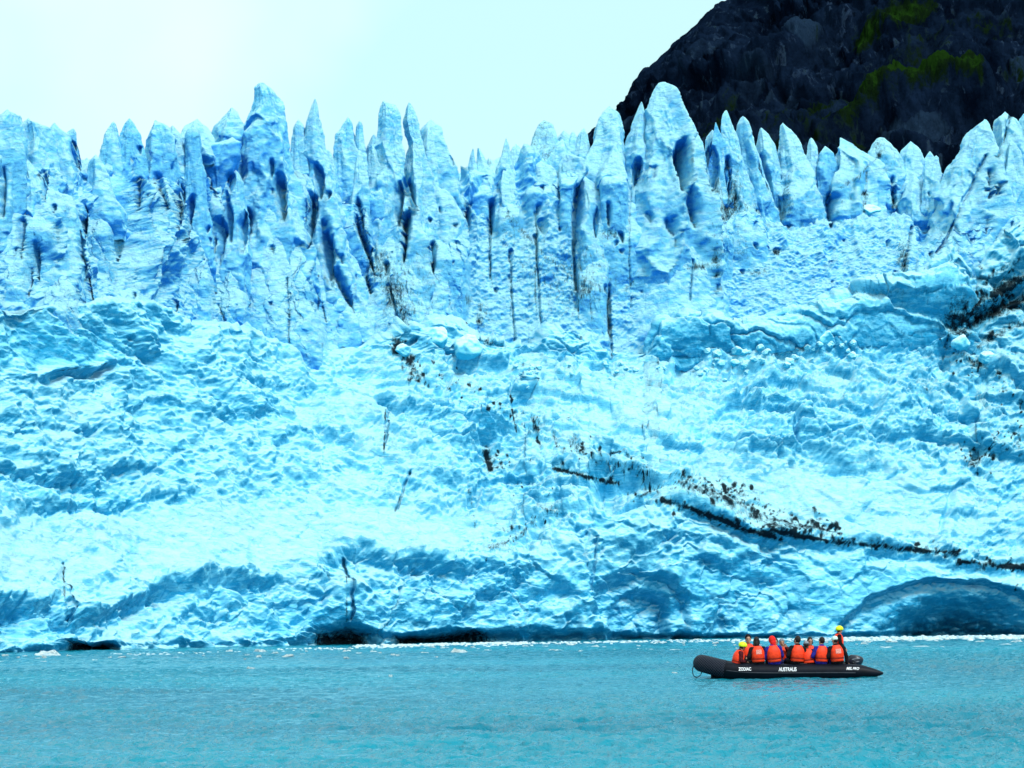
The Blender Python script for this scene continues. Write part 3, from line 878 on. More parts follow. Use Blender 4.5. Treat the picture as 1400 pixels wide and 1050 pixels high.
    bands = [([(1300, 450), (1350, 430), (1420, 400)], 16, .75), ([(1310, 440), (1335, 415), (1400, 380)], 12, .8), ([(1340, 470), (1420, 430)], 12, .5), ([(905, 682), (960, 702), (1020, 724), (1060, 734)], 6, 1.1), ([(925, 660), (990, 672), (1040, 705), (1090, 718), (1150, 728)], 9, .62), ([(1060, 726), (1150, 742), (1230, 750), (1310, 756)], 5, 1.0), ([(1310, 768), (1360, 773), (1430, 778)], 5, 1.),
             ([(940, 662), (1000, 690), (1070, 722)], 16, .55), ([(540, 465), (556, 490), (575, 520)], 12, .6), ([(664, 618), (670, 640)], 8, 1.0), ([(700, 560), (706, 590)], 4, .85), ([(728, 572), (736, 590)], 6, .8), ([(755, 590), (762, 612)], 4, .6),
             ([(758, 640), (800, 652), (846, 662)], 4, .95), ([(835, 620), (848, 618)], 4, .85), ([(860, 640), (886, 646)], 4, .85), ([(872, 680), (888, 672)], 4, .7), ([(780, 600), (800, 625), (870, 640)], 14, .42), ([(735, 690), (760, 700), (780, 705)], 7, .5),
             ([(670, 750), (710, 735), (735, 705)], 8, .45), ([(640, 660), (650, 720)], 9, .38), ([(1296, 455), (1330, 425), (1380, 395), (1420, 380)], 20, .5), ([(1300, 470), (1296, 440)], 8, .9), ([(1310, 480), (1340, 500)], 12, .5), ([(1350, 380), (1420, 340)], 10, .5),
             ([(1200, 520), (1270, 535), (1330, 520)], 7, .3), ([(1320, 632), (1360, 625), (1400, 600)], 14, .36), ([(540, 480), (545, 470), (560, 465)], 7, .85), ([(652, 440), (664, 452)], 6, .85), ([(640, 462), (690, 472)], 7, .5), ([(562, 488), (566, 505)], 6, .8), ([(575, 512), (560, 500)], 5, .7),
             ([(610, 520), (680, 560), (760, 600)], 22, .2), ([(86, 780), (92, 850)], 3, .6), ([(527, 560), (525, 618)], 2.4, .8), ([(556, 655), (540, 700)], 2.2, .6), ([(75, 508), (148, 497)], 3, .55), ([(474, 770), (474, 850)], 3, .5), ([(1390, 800), (1388, 806)], 5, .7), ([(1325, 630), (1332, 636)], 3, .7)]
    wn = np.clip(.85 + 1.5 * fbm(P * np.array([.5, .4, .5]), 4, .6, 0, 100), .12, 2.4)
    ww = 5 * fbm(P * .45, 3, .6, 0, 101)
    for pts, w, s in bands:
        q, _ = pline(u_, v_ + ww * min(1, w / 6), pts)
        dirt = np.maximum(dirt, np.maximum(min(1.2, s * 1.15) * np.exp(-(q / (w * .75 * wn)) ** 2), .42 * s * np.exp(-(q / (w * 2.2)) ** 2)))
    rs = random.Random(11)
    for pts, n, spread, big in [([(540, 465), (600, 520), (690, 560), (740, 590)], 34, 14, 4), ([(665, 620), (690, 640)], 12, 8, 5), ([(760, 600), (830, 625), (885, 645)], 36, 12, 4), ([(700, 650), (760, 690), (700, 730), (670, 750)], 26, 14, 3),
                                ([(925, 655), (1000, 672), (1070, 708), (1150, 728)], 110, 8, 4.5), ([(905, 684), (1000, 716), (1150, 740), (1310, 756)], 90, 5, 5), ([(1310, 768), (1420, 778)], 30, 4, 5), ([(1290, 460), (1340, 410), (1400, 385)], 60, 16, 6), ([(1300, 480), (1360, 520), (1400, 540)], 26, 14, 4),
                                ([(1310, 632), (1400, 600)], 40, 14, 3.5), ([(860, 680), (935, 655)], 16, 8, 4), ([(540, 465), (556, 500), (572, 520)], 20, 7, 5), ([(640, 440), (665, 460)], 10, 8, 5)]:
        ax, ay = [q[0] for q in pts], [q[1] for q in pts]
        for k in range(int(n * 2.2)):
            f = rs.random() * (len(pts) - 1)
            cu, cv = np.interp(f, range(len(pts)), ax) + rs.gauss(0, 4), np.interp(f, range(len(pts)), ay) + rs.gauss(0, spread)
            a = rs.uniform(.7, big) * rs.uniform(.5, 1.2)
            b = a * rs.uniform(.3, 1.6)
            m = (np.abs(u_ - cu) < 16) & (np.abs(v_ - cv) < 16)
            sk = rs.uniform(-.6, .9)
            dirt[m] = np.maximum(dirt[m], rs.uniform(.6, 1.3) * np.exp(-((u_[m] - cu) / a) ** 2 - ((v_[m] - cv - sk * (u_[m] - cu)) / b) ** 2))
    sp = fbm(P * np.array([1.2, 1.2, .8]), 3, .6, 0, 98)
    sp2 = fbm(P * np.array([.55, .5, .9]), 4, .65, 0, 99)
    dirt = dirt * np.clip(.85 + .6 * sp + .45 * sp2, 0, 1.3)
    # undercut foot: near-black at the waterline where the undercut is deep
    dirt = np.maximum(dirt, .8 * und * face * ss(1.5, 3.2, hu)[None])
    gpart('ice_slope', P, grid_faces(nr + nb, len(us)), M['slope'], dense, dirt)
    return P


# ---- the long blocky ledge that climbs to the right below the wall
def build_ledge():
    us = np.arange(872, 1345, .9)
    n = len(us)
    cr = crest(us) - 2 + 5 * fbm(np.stack([us * .022, us * 0, us * 0], -1), 4, .6, 2, 6)
    bs = ramparts(us) + 8
    end = ss(872, 905, us) * (1 - ss(1322, 1344, us))
    Y0 = foot(us) + setb(us) - 5.6
    prof = spline([(1.12, .6), (.85, -.5), (.5, -.9), (.15, -.75), (.02, -.35), (0, .3), (.05, 1.4), (.16, 3.2), (.6, 4.2)], 16)
    v = bs[None] + 0 * prof[:, :1] + (cr - bs)[None] * (1 - prof[:, :1]) * (.25 + .75 * end)[None]
    P = W(np.broadcast_to(us, v.shape), v, Y0[None] + prof[:, 1:2] * (.3 + .7 * end)[None] + 1.5 * (1 - end)[None])
    N = normals(P)
    N = np.where((N[..., 1:2] - N[..., 2:3]) > 0, -N, N)
    x, z = P[..., 0], P[..., 2]
    wx, wz = .6 * fbm(P * .5, 3, .6, 0, 51), .6 * fbm(P * .5, 3, .6, 0, 52)
    d = 0
    for sc, am, sd in ((.26, .9, 71), (.6, .26, 72), (1.5, .06, 73)):
        f1, f2, rid, tl = worley(x * sc * .5 + .12 * z + wx * sc * 1.5, (z + .5 * P[..., 1]) * sc * 1.1 + wz * sc * 1.5, sd)
        d = d + am * (1.3 * tl + .7 * (rid - .5)) * ss(0, .1, f2 - f1) - am * .12 * (1 - ss(0, .05, f2 - f1))
    d = d + .25 * fbm(P * .5, 4, .55, 0, 74) + .08 * fbm(P * 2.2, 3, .6, 2, 75)
    P = P + N * d[..., None]
    u_, v_ = PX(P)
    dirt = 1.1 * ell(u_, v_, 1312, 440, 26, 34) * (.7 + .6 * fbm(P * 1.1, 3, .6, 0, 98)) + .35 * ell(u_, v_, 1180, 400, 120, 10)
    dense = .75 * ss(.05, .3, prof[:, :1]) * np.ones_like(x) + .4 * fbm(P * .3, 3, .5, 0, 76)
    gpart('ice_ledge', P, grid_faces(*x.shape), M['slope'], dense, dirt)


build_ledge()
build_wall()
for i, s in enumerate(SERACS):
    build_serac(i, *s)
SLOPE = build_slope()
# ------------------------------------------------------------------ mountain
def rock_material():
    k = NT('dark_rock')
    co = k.coords()
    geo = k.n('ShaderNodeNewGeometry')
    sep = k.n('ShaderNodeSeparateXYZ')
    k.l(geo.outputs['Normal'], sep.inputs[0])
    n1 = k.noise(k.coords((1, 1, .5), (R(13), R(25), 0)), .07, 8, .7, .5)
    n2 = k.noise(k.coords((1, 1, .35), (0, R(-35), 0)), .3, 8, .72, .4)
    c = k.mix(k.ramp(n1, .35, .62), (.0011, .0035, .0105), (.0055, .0145, .036))
    c = k.mix(k.math('MULTIPLY', k.ramp(n2, .55, .68), .85), c, (.036, .07, .135))
    c = k.mix(k.math('MULTIPLY', k.ramp(k.math('ADD', k.attr('slab'), k.math('MULTIPLY', n2, .5)), .78, 1.2), .7), c, (.018, .042, .08))
    m = k.math('ADD', k.attr('moss'), k.math('MULTIPLY', k.math('SUBTRACT', n2, .5), 2.6))
    c = k.mix(k.ramp(m, .35, .7), c, (.005, .014, .005))
    c = k.mix(k.ramp(m, .75, 1.05), c, (.010, .034, .005))
    k.l(c, k.b.inputs['Base Color'])
    k.b.inputs['Roughness'].default_value = .9
    k.b.inputs['Specular IOR Level'].default_value = .0
    h = k.noise(k.coords((1, 1, .6), (0, R(25), 0)), .3, 9, .7)
    k.l(k.bump(h, 2.5, 1.), k.b.inputs['Normal'])
    return k.m


def build_mountain():
    us = np.arange(700, 1720, 1.6)
    top = I(us, [700, 790, 800, 820, 845, 860, 872, 882, 905, 925, 945, 965, 990, 1030, 1100, 1250, 1500, 1720], [330, 196, 186, 172, 150, 132, 108, 92, 74, 52, 36, 15, 0, -18, -60, -140, -190, -200])
    nr, nb = 300, 40
    t = np.linspace(0, 1, nr)[:, None]
    v = 345 + (top - 345) * t
    Y = 470 + 190 * t ** .9
    P = W(np.broadcast_to(us, v.shape), v, Y)
    tb = np.linspace(0, 1, nb + 1)[1:, None]
    bk = W(np.broadcast_to(us, (nb, len(us))), top + tb * 60, 660 + 220 * tb)
    P = np.concatenate([P, bk], 0)
    N = -normals(P)
    N = np.where((N[..., 1:2] - N[..., 2:3]) > 0, -N, N)
    s = np.stack([P[..., 0] + .55 * P[..., 2], P[..., 1], P[..., 2] - .3 * P[..., 0]], -1)
    d = 7 * fbm(s * .018, 5, .55, 2, 41) + 5 * fbm(s * np.array([.05, .05, .025]), 5, .6, 1, 42) + 1.6 * fbm(P * .2, 4, .65, 2, 43)
    f1, f2, rid, tl = worley(s[..., 0] * .022 + .5 * fbm(P * .02, 3), s[..., 2] * .05 + .5 * fbm(P * .025, 3, .5, 0, 2), 45)
    g1, g2, rid2, tl2 = worley(s[..., 0] * .07 + .5 * fbm(P * .06, 3), s[..., 2] * .14 + .5 * fbm(P * .07, 3, .5, 0, 2), 46)
    d = d + 11 * tl * ss(0, .15, f2 - f1) + 4 * (rid - .5) + 4.5 * tl2 * ss(0, .12, g2 - g1)
    d = d * np.concatenate([1 - .75 * ss(.86, 1., t), np.full((nb, 1), .25)], 0)
    u, v_ = PX(P)
    # slanting benches
    q, _ = pline(u, v_, [(1120, 180), (1170, 158), (1230, 136), (1300, 132), (1345, 138)])
    d = d + 6 * np.exp(-(q / 12) ** 2)
    d = d - 9 * ell(u, v_, 1240, 190, 130, 34, 3) - 6 * ell(u, v_, 1320, 118, 26, 8)
    d = d + 5 * ell(u, v_, 1310, 100, 30, 22, 3)
    P = P + N * d[..., None]
    moss = .15 * fbm(P * .02, 3, .5, 0, 44) + .1
    for pts, w, sgn in [([(1160, 156), (1190, 142), (1230, 132), (1300, 130), (1335, 136)], 9, 1.0), ([(1172, 52), (1220, 38), (1270, 26)], 8, .85), ([(1080, 170), (1150, 160)], 12, .5), ([(900, 195), (980, 185), (1000, 150)], 16, .45), ([(1330, 46), (1380, 44)], 8, .55), ([(1110, 140), (1150, 130)], 8, .55), ([(1250, 70), (1330, 40)], 16, .42), ([(1060, 60), (1120, 52)], 8, .35), ([(1190, 120), (1250, 100), (1330, 60)], 22, .36), ([(1380, 105), (1420, 95)], 10, .5), ([(1050, 200), (1200, 190)], 20, .45)]:
        q, _ = pline(u, v_, pts)
        moss = np.maximum(moss, sgn * np.exp(-(q / (w * 1.5)) ** 2))
    o = mesh_np('mountain', P, grid_faces(nr + nb, len(us)), rock_material(), None, True, {'moss': moss, 'slab': rid2 * ss(0, .15, g2 - g1) * (.6 + .4 * rid)})
    tag(o, kind='structure', label='dark steep rock mountainside with mossy ledges behind the glacier', cat='mountain')


build_mountain()


# ------------------------------------------------------------------ water
def water_material():
    k = NT('glacial_water')
    k.b.inputs['Base Color'].default_value = (.035, .30, .44, 1)
    k.b.inputs['Roughness'].default_value = .08
    k.b.inputs['IOR'].default_value = 1.33
    k.b.inputs['Specular IOR Level'].default_value = .26
    co = k.coords((1, .55, 1))
    a = k.noise(co, .9, 3, .55, .3)
    b = k.noise(k.coords((1, .6, 1), (0, 0, R(12))), 3.2, 4, .6, .2)
    c = k.noise(co, 9., 3, .6)
    bn = k.bump(b, .12, 1.)
    bn = k.bump(c, .05, 1., bn)
    k.l(bn, k.b.inputs['Normal'])
    big = k.noise(k.coords((.6, 1, 1)), .05, 3, .5)
    col = k.mix(k.ramp(big, .35, .65), (.001, .15, .225), (.005, .24, .33))
    k.l(col, k.b.inputs['Base Color'])
    return k.m


ang = np.concatenate([-np.array([40, 12, 4, 1.5, .8, .5, .36]), np.linspace(-.29, .29, 600), np.array([.36, .5, .8, 1.5, 4, 12, 40])])
ys = np.concatenate([[-300, -80, -20, 6, 14, 20, 24], np.geomspace(26, 185, 840), [200, 230, 260, 320, 450, 700, 1200, 2500, 6000]])
Yg, Ag = np.meshgrid(ys, ang, indexing='ij')
Xg = (np.abs(Yg) + 4) * Ag
Pw = np.stack([Xg, Yg, np.zeros_like(Xg)], -1)
near = ss(20, 27, Yg) * (1 - ss(150, 186, Yg)) * (1 - ss(.28, .3, np.abs(Ag)))
q0 = np.stack([(Xg + .1 * Yg) * .5, Yg - .05 * Xg, 0 * Xg], -1)
gust = np.clip(.7 + 1.2 * fbm(q0 * np.array([.05, .035, 1]), 4, .55, 0, 5), .15, 1.6)
wave = .07 * fbm(q0 * .45, 2, .5, 0, 3) + .15 * fbm(q0 * np.array([1.1, .9, 1]), 2, .5, 2, 4) * gust
wave += (.10 * fbm(q0 * np.array([2.6, 2.1, 1]), 2, .5, 2, 6) + .04 * fbm(q0 * np.array([5.5, 4.2, 1]), 1, .5, 2, 7) * (1 - ss(60, 110, Yg))) * gust
Pw[..., 2] = near * (wave - .02)
wt = mesh_np('water', Pw, grid_faces(*Xg.shape), water_material())
tag(wt, kind='structure', label='rippled turquoise glacial water in front of the ice', cat='water')

# ------------------------------------------------------------------ sky and sun
world = bpy.data.worlds.new('World')
bpy.context.scene.world = world
world.use_nodes = True
wn, wl = world.node_tree.nodes, world.node_tree.links
bg = wn['Background']
SUN_EL, SUN_AZ = R(50), R(146)      # behind the camera and to its right
sky = wn.new('ShaderNodeTexSky')
sky.sky_type = 'NISHITA'
sky.sun_disc = False
sky.sun_elevation = SUN_EL
sky.sun_rotation = SUN_AZ
tc = wn.new('ShaderNodeTexCoord')
no = wn.new('ShaderNodeTexNoise')
no.inputs['Scale'].default_value = 2.2
no.inputs['Detail'].default_value = 5
wl.new(tc.outputs['Generated'], no.inputs['Vector'])
rp = wn.new('ShaderNodeValToRGB')
rp.color_ramp.elements[0].position, rp.color_ramp.elements[1].position = .42, .6
rp.color_ramp.elements[0].color = (6.4, 10.0, 10.4, 1)
rp.color_ramp.elements[1].color = (9.8, 10.8, 10.9, 1)
wl.new(no.outputs[0], rp.inputs[0])
mx = wn.new('ShaderNodeMix')
mx.data_type = 'RGBA'
mx.inputs[0].default_value = .88
wl.new(sky.outputs[0], mx.inputs[6])
wl.new(rp.outputs[0], mx.inputs[7])
wl.new(mx.outputs[2], bg.inputs[0])
bg.inputs[1].default_value = .075
sun = bpy.data.objects.new('sun', bpy.data.lights.new('sun', 'SUN'))
C.objects.link(sun)
sun.data.energy = 2.2
sun.data.angle = R(13)
sun.data.color = (1, .98, .95)
sd = Vector((math.sin(SUN_AZ) * math.cos(SUN_EL), math.cos(SUN_AZ) * math.cos(SUN_EL), math.sin(SUN_EL)))
sun.rotation_euler = sd.to_track_quat('Z', 'Y').to_euler()
vs = bpy.context.scene.view_settings
vs.view_transform = 'Standard'
vs.look = 'None'
vs.exposure = .53
vs.gamma = 1
cy = bpy.context.scene.cycles
cy.use_denoising = True
cy.max_bounces, cy.diffuse_bounces, cy.glossy_bounces = 5, 4, 2
cy.use_adaptive_sampling = True
cy.adaptive_threshold = .02
# ------------------------------------------------------------------ plain materials
def plain(name, col, rough=.6, spec=.3, nscale=0., namt=.25, bump=0., bscale=40.):
    k = NT(name)
    k.b.inputs['Roughness'].default_value = rough
    k.b.inputs['Specular IOR Level'].default_value = spec
    co = k.coords()
    n = k.noise(co, nscale or 9., 4, .6)
    lo = tuple(c * (1 - namt) for c in col)
    hi = tuple(min(1, c * (1 + namt)) for c in col)
    k.l(k.mix(k.ramp(n, .35, .65), lo, hi), k.b.inputs['Base Color'])
    if bump:
        k.l(k.bump(k.noise(co, bscale, 3, .6), bump), k.b.inputs['Normal'])
    return k.m


M['rubber'] = plain('black_hypalon', (.003, .005, .011), .5, .14, 3., .3)
M['rubber_pad'] = plain('dark_rubber_pad', (.02, .025, .035), .6, .3)
M['deck'] = plain('boat_floor', (.05, .055, .06), .7)
M['white'] = plain('white_lettering', (.85, .86, .88), .5, .3, 60., .1)
M['grey'] = plain('grey_paint', (.35, .38, .42), .4)
M['rope'] = plain('black_rope', (.01, .01, .015), .8, .2, 50.)
M['cowl'] = plain('motor_cowl', (.012, .016, .03), .3, .5)
M['skin'] = plain('skin', (.45, .25, .17), .55, .3, 20., .1)
M['orange'] = plain('orange_vest', (.95, .045, .006), .55, .3, 12., .18, .006, 30.)
M['strap'] = plain('dark_strap', (.22, .012, .006), .7, .2)
M['black'] = plain('black_cloth', (.007, .006, .009), .85, .15, 14., .4, .01, 24.)
M['maroon'] = plain('maroon_cloth', (.075, .008, .012), .85, .15, 14., .4, .01, 24.)
M['blue'] = plain('royal_blue_cloth', (.02, .02, .23), .85, .15, 14., .3, .01, 24.)
M['navy'] = plain('navy_cloth', (.008, .012, .05), .85, .15, 14., .3, .01, 24.)
M['hair'] = plain('dark_hair', (.01, .006, .005), .6, .3, 30., .4, .01, 60.)
M['lime'] = plain('fluorescent_yellow', (.72, .95, .02), .45, .3, 10., .1)
M['red'] = plain('red_cloth', (.75, .02, .015), .8, .2, 14., .2, .008, 30.)
M['pale'] = plain('pale_knit', (.55, .75, .66), .8, .2, 20., .2)
M['greyhat'] = plain('grey_knit', (.22, .24, .27), .85, .2, 20., .2)
M['eye'] = plain('eye', (.02, .015, .012), .2, .5)


def net_material():
    k = NT('bow_net')
    co = k.coords((1, 1, 1), (0, R(45), R(12)))
    w1 = k.n('ShaderNodeTexWave', i_Scale=5.5, i_Distortion=.6)
    k.l(co, w1.inputs['Vector'])
    w2 = k.n('ShaderNodeTexWave', bands_direction='Z', i_Scale=5.5, i_Distortion=.6)
    k.l(co, w2.inputs['Vector'])
    g = k.math('MAXIMUM', w1.outputs['Fac'], w2.outputs['Fac'])
    f = k.ramp(g, .72, .95)
    k.l(k.mix(f, (.003, .004, .009), (.03, .038, .06)), k.b.inputs['Base Color'])
    k.l(k.bump(f, .02), k.b.inputs['Normal'])
    k.b.inputs['Roughness'].default_value = .6
    k.b.inputs['Specular IOR Level'].default_value = .14
    return k.m


M['net'] = net_material()


def bm_obj(name, bm, mat, parent=None, smooth=True):
    me = bpy.data.meshes.new(name)
    bmesh.ops.recalc_face_normals(bm, faces=bm.faces)
    bm.to_mesh(me)
    bm.free()
    for p in me.polygons:
        p.use_smooth = smooth
    me.materials.append(mat)
    o = bpy.data.objects.new(name, me)
    C.objects.link(o)
    if parent:
        o.parent = parent
    return o


def sweep(bm, pts, rad, n=20, caps=True, flat=1.):
    """tube along a path with a radius per point"""
    pts = [Vector(p) for p in pts]
    rings = []
    for i, p in enumerate(pts):
        t = (pts[min(i + 1, len(pts) - 1)] - pts[max(i - 1, 0)]).normalized()
        a = t.cross(Vector((0, 0, 1)))
        if a.length < .05:
            a = t.cross(Vector((0, 1, 0)))
        a.normalize()
        b = a.cross(t).normalized()
        r = rad[i] if hasattr(rad, '__len__') else rad
        rings.append([bm.verts.new(p + a * r * math.cos(q) + b * r * flat * math.sin(q)) for q in [2 * math.pi * k / n for k in range(n)]])
    for r0, r1 in zip(rings, rings[1:]):
        for k in range(n):
            bm.faces.new((r0[k], r0[(k + 1) % n], r1[(k + 1) % n], r1[k]))
    if caps:
        bm.faces.new(rings[0][::-1])
        bm.faces.new(rings[-1])


def ball(bm, c, r, sc=(1, 1, 1), n=14):
    m = Matrix.Translation(Vector(c)) @ Matrix.Diagonal((*[r * s for s in sc], 1))
    bmesh.ops.create_uvsphere(bm, u_segments=n, v_segments=n - 4, radius=1, matrix=m)


def box(bm, c, s, bev=0., rot=None):
    m = Matrix.Translation(Vector(c)) @ (rot.to_matrix().to_4x4() if rot else Matrix()) @ Matrix.Diagonal((*s, 1))
    g = bmesh.ops.create_cube(bm, size=1, matrix=m)
    if bev:
        es = list({e for v in g['verts'] for e in v.link_edges})
        bmesh.ops.bevel(bm, geom=es, offset=bev, segments=2, affect='EDGES', profile=.6)


# ------------------------------------------------------------------ the inflatable boat (bow towards local +x)
BOAT_Y = 71.6
bp = W(1074, 900, BOAT_Y)
boat = empty('inflatable_boat', (bp[0], BOAT_Y, 0), R(180 - 4))
tag(boat, 'black inflatable boat with upturned netted bow carrying passengers in orange vests', 'boat')

half = [(-2.9, .80, .15, .03), (-2.72, .79, .155, .10), (-2.4, .78, .175, .185), (-2.05, .77, .19, .235), (-1.4, .77, .20, .245), (-.4, .77, .20, .245), (.6, .77, .205, .245), (1.3, .75, .23, .245), (1.85, .68, .29, .248), (2.25, .52, .385, .25), (2.5, .27, .45, .25), (2.58, 0, .47, .25)]
path = half + [(x, -y, z, r) for x, y, z, r in half[-2::-1]]
sp_ = spline(path, 8)
bm = bmesh.new()
sweep(bm, sp_[:, :3], np.maximum(sp_[:, 3], .02), 28)
bm_obj('buoyancy_tube', bm, M['rubber'], boat)
bm = bmesh.new()
bow = sp_[(sp_[:, 0] > 1.82)]
sweep(bm, bow[:, :3], bow[:, 3] + .014, 28)
bm_obj('bow_net', bm, M['net'], boat)
for sgn in (1, -1):            # rubbing strake and carrying handles on each tube
    bm = bmesh.new()
    s2 = spline([(x, sgn * (y + r * .985), z - .02, 0) for x, y, z, r in half[3:9]], 6)
    sweep(bm, s2[:, :3], .022, 8)
    bm_obj('rubbing_strake', bm, M['rubber_pad'], boat)
    bm = bmesh.new()
    pts = []
    for k in range(49):
        x = -1.9 + 3.2 * k / 48
        pts.append((x, sgn * (.77 + .19), .36 - .035 * abs(math.sin(k * math.pi / 8))))
    sweep(bm, pts, .009, 6)
    bm_obj('grab_rope', bm, M['rope'], boat)
bm = bmesh.new()               # rigid hull below the tubes
rows_ = []
for x, w, z in [(-2.1, .62, -.02), (-1, .64, -.03), (.4, .64, -.03), (1.3, .58, 0), (1.9, .4, .08), (2.3, .12, .22)]:
    rows_.append([bm.verts.new(q) for q in ((x, -w, z + .1), (x, -w * .6, z - .06), (x, 0, z - .2), (x, w * .6, z - .06), (x, w, z + .1), (x, 0, z + .12))])
for a, b in zip(rows_, rows_[1:]):
    for k in range(6):
        bm.faces.new((a[k], a[(k + 1) % 6], b[(k + 1) % 6], b[k]))
bm.faces.new(rows_[0]); bm.faces.new(rows_[-1][::-1])
bm_obj('hull', bm, M['rubber_pad'], boat, False)
bm = bmesh.new()
box(bm, (-.2, 0, .125), (3.8, 1.1, .03), .01)
bm_obj('floor', bm, M['deck'], boat, False)
bm = bmesh.new()
box(bm, (-2.08, 0, .32), (.06, 1.06, .42), .02)
bm_obj('transom', bm, M['rubber_pad'], boat, False)
# outboard motor tilted at the stern
mot = empty('outboard_motor', (-.1, -.1, -.1)); mot.parent = boat; mot.scale = (.95, .95, .95)
bm = bmesh.new()
cr = spline([(-1.98, 0, .44, .10), (-2.02, 0, .50, .17), (-2.08, 0, .60, .2), (-2.13, 0, .70, .19), (-2.16, 0, .77, .15), (-2.17, 0, .80, .06)], 5)
sweep(bm, cr[:, :3], cr[:, 3], 16)
bmesh.ops.scale(bm, vec=(1.35, .95, 1), space=Matrix.Translation((2.07, 0, 0)), verts=bm.verts)
cw = bm_obj('cowl', bm, M['cowl'], mot)
cw.location = (0, .18, .02)
for z_, l_ in ((.70, .26), (.60, .2)):
    bm = bmesh.new()
    box(bm, (-2.12, .425, z_), (l_, .012, .016), .003, Euler((0, R(8), 0)))
    bm_obj('cowl_stripe', bm, M['grey'], cw, False)
bm = bmesh.new()
sweep(bm, [(-2.2, .18, .5), (-2.24, .18, .1), (-2.26, .18, -.35)], [.07, .055, .04], 10)
bm_obj('shaft', bm, M['cowl'], mot)
bm = bmesh.new()
sweep(bm, [(-1.95, .18, .58), (-1.7, .14, .62), (-1.45, .1, .63)], [.03, .022, .026], 10)
bm_obj('tiller', bm, M['rubber_pad'], mot)
bm = bmesh.new()               # painter hanging in a loop from the bow
s3 = spline([(2.80, .14, .44), (2.86, .2, .3), (2.84, .24, .12), (2.74, .27, .05), (2.62, .3, .12), (2.58, .33, .26)], 8)
sweep(bm, s3, .014, 8)
bm_obj('bow_line', bm, M['rope'], boat)
for x, sg in ((.95, 1), (-.5, 1), (.95, -1), (-.5, -1)):
    bm = bmesh.new()
    box(bm, (x, sg * .79, .452), (.22, .09, .02), .008)
    bm_obj('carrying_patch', bm, M['rubber_pad'], boat, False)


def lettering(txt, x, z, size, width, shear=0.):
    cu = bpy.data.curves.new('lettering', 'FONT')
    cu.body = txt
    cu.size = size
    cu.extrude = .004
    cu.offset = size * .02
    cu.shear = shear
    cu.align_x, cu.align_y = 'CENTER', 'CENTER'
    tmp = bpy.data.objects.new('lettering', cu)
    C.objects.link(tmp)
    bpy.context.view_layer.update()
    dg = bpy.context.evaluated_depsgraph_get()
    me = bpy.data.meshes.new_from_object(tmp.evaluated_get(dg))
    bpy.data.objects.remove(tmp)
    xs = [v.co.x for v in me.vertices]
    k = width / (max(xs) - min(xs))
    yc, zc, r = .77, .2, .249
    for v in me.vertices:      # wrapped onto the round tube
        px, py, pz = v.co.x * k, v.co.y, v.co.z
        a = (z - zc) / r + py / r
        v.co = (x - px, yc + (r + pz) * math.cos(a), zc + (r + pz) * math.sin(a))
    me.materials.clear()
    me.materials.append(M['white'])
    o = bpy.data.objects.new('lettering', me)
    C.objects.link(o)
    o.parent = boat


lettering('AUSTRALIS', -.01, .29, .17, .54)
lettering('ZODIAC', 1.28, .31, .15, .38)
lettering('MIL', -1.86, .305, .13, .17, .3)
lettering('PRO', -2.06, .30, .12, .2, .3)


# ------------------------------------------------------------------ people
def remesh(bm, voxel, name, smooth_it=4):
    me = bpy.data.meshes.new(name)
    bmesh.ops.recalc_face_normals(bm, faces=bm.faces)
    bm.to_mesh(me)
    bm.free()
    tmp = bpy.data.objects.new(name, me)
    C.objects.link(tmp)
    md = tmp.modifiers.new('r', 'REMESH')
    md.mode = 'VOXEL'
    md.voxel_size = voxel
    if smooth_it:
        sm = tmp.modifiers.new('s', 'SMOOTH')
        sm.iterations = smooth_it
        sm.factor = .5
    bpy.context.view_layer.update()
    out = bpy.data.meshes.new_from_object(tmp.evaluated_get(bpy.context.evaluated_depsgraph_get()))
    out.name = name
    bpy.data.objects.remove(tmp)
    for p in out.polygons:
        p.use_smooth = True
    return out


def limb(bm, pts, rs, n=12):
    p = spline([(*a, r) for a, r in zip(pts, rs)], 5)
    sweep(bm, p[:, :3], p[:, 3], n)
    ball(bm, pts[0], rs[0], n=12)
    ball(bm, pts[-1], rs[-1], n=12)


def hand(bm, wrist, d, n_, side):
    """palm, four bent fingers of unequal length and a thumb from the side of the palm"""
    wrist, d, n_ = Vector(wrist), Vector(d).normalized(), Vector(n_).normalized()
    s = d.cross(n_).normalized() * side
    pc = wrist + d * .05
    for k in range(-3, 4):
        sweep(bm, [wrist + s * k * .009, pc + s * k * .012, pc + d * .045 + s * k * .0125], [.016, .017, .013], 8)
    for k, ln in enumerate((.068, .078, .073, .056)):
        b = pc + d * .04 + s * (.034 - k * .0225)
        m1 = b + d * ln * .5 - n_ * .006
        m2 = m1 + d * ln * .3 - n_ * .022
        m3 = m2 + d * ln * .1 - n_ * .026
        sweep(bm, [b, m1, m2, m3], [.0105, .0100, .0092, .0075], 8)
    b = wrist + d * .025 + s * .032
    sweep(bm, [b, b + s * .022 + d * .026 - n_ * .008, b + s * .024 + d * .058 - n_ * .02], [.014, .0115, .009], 8)


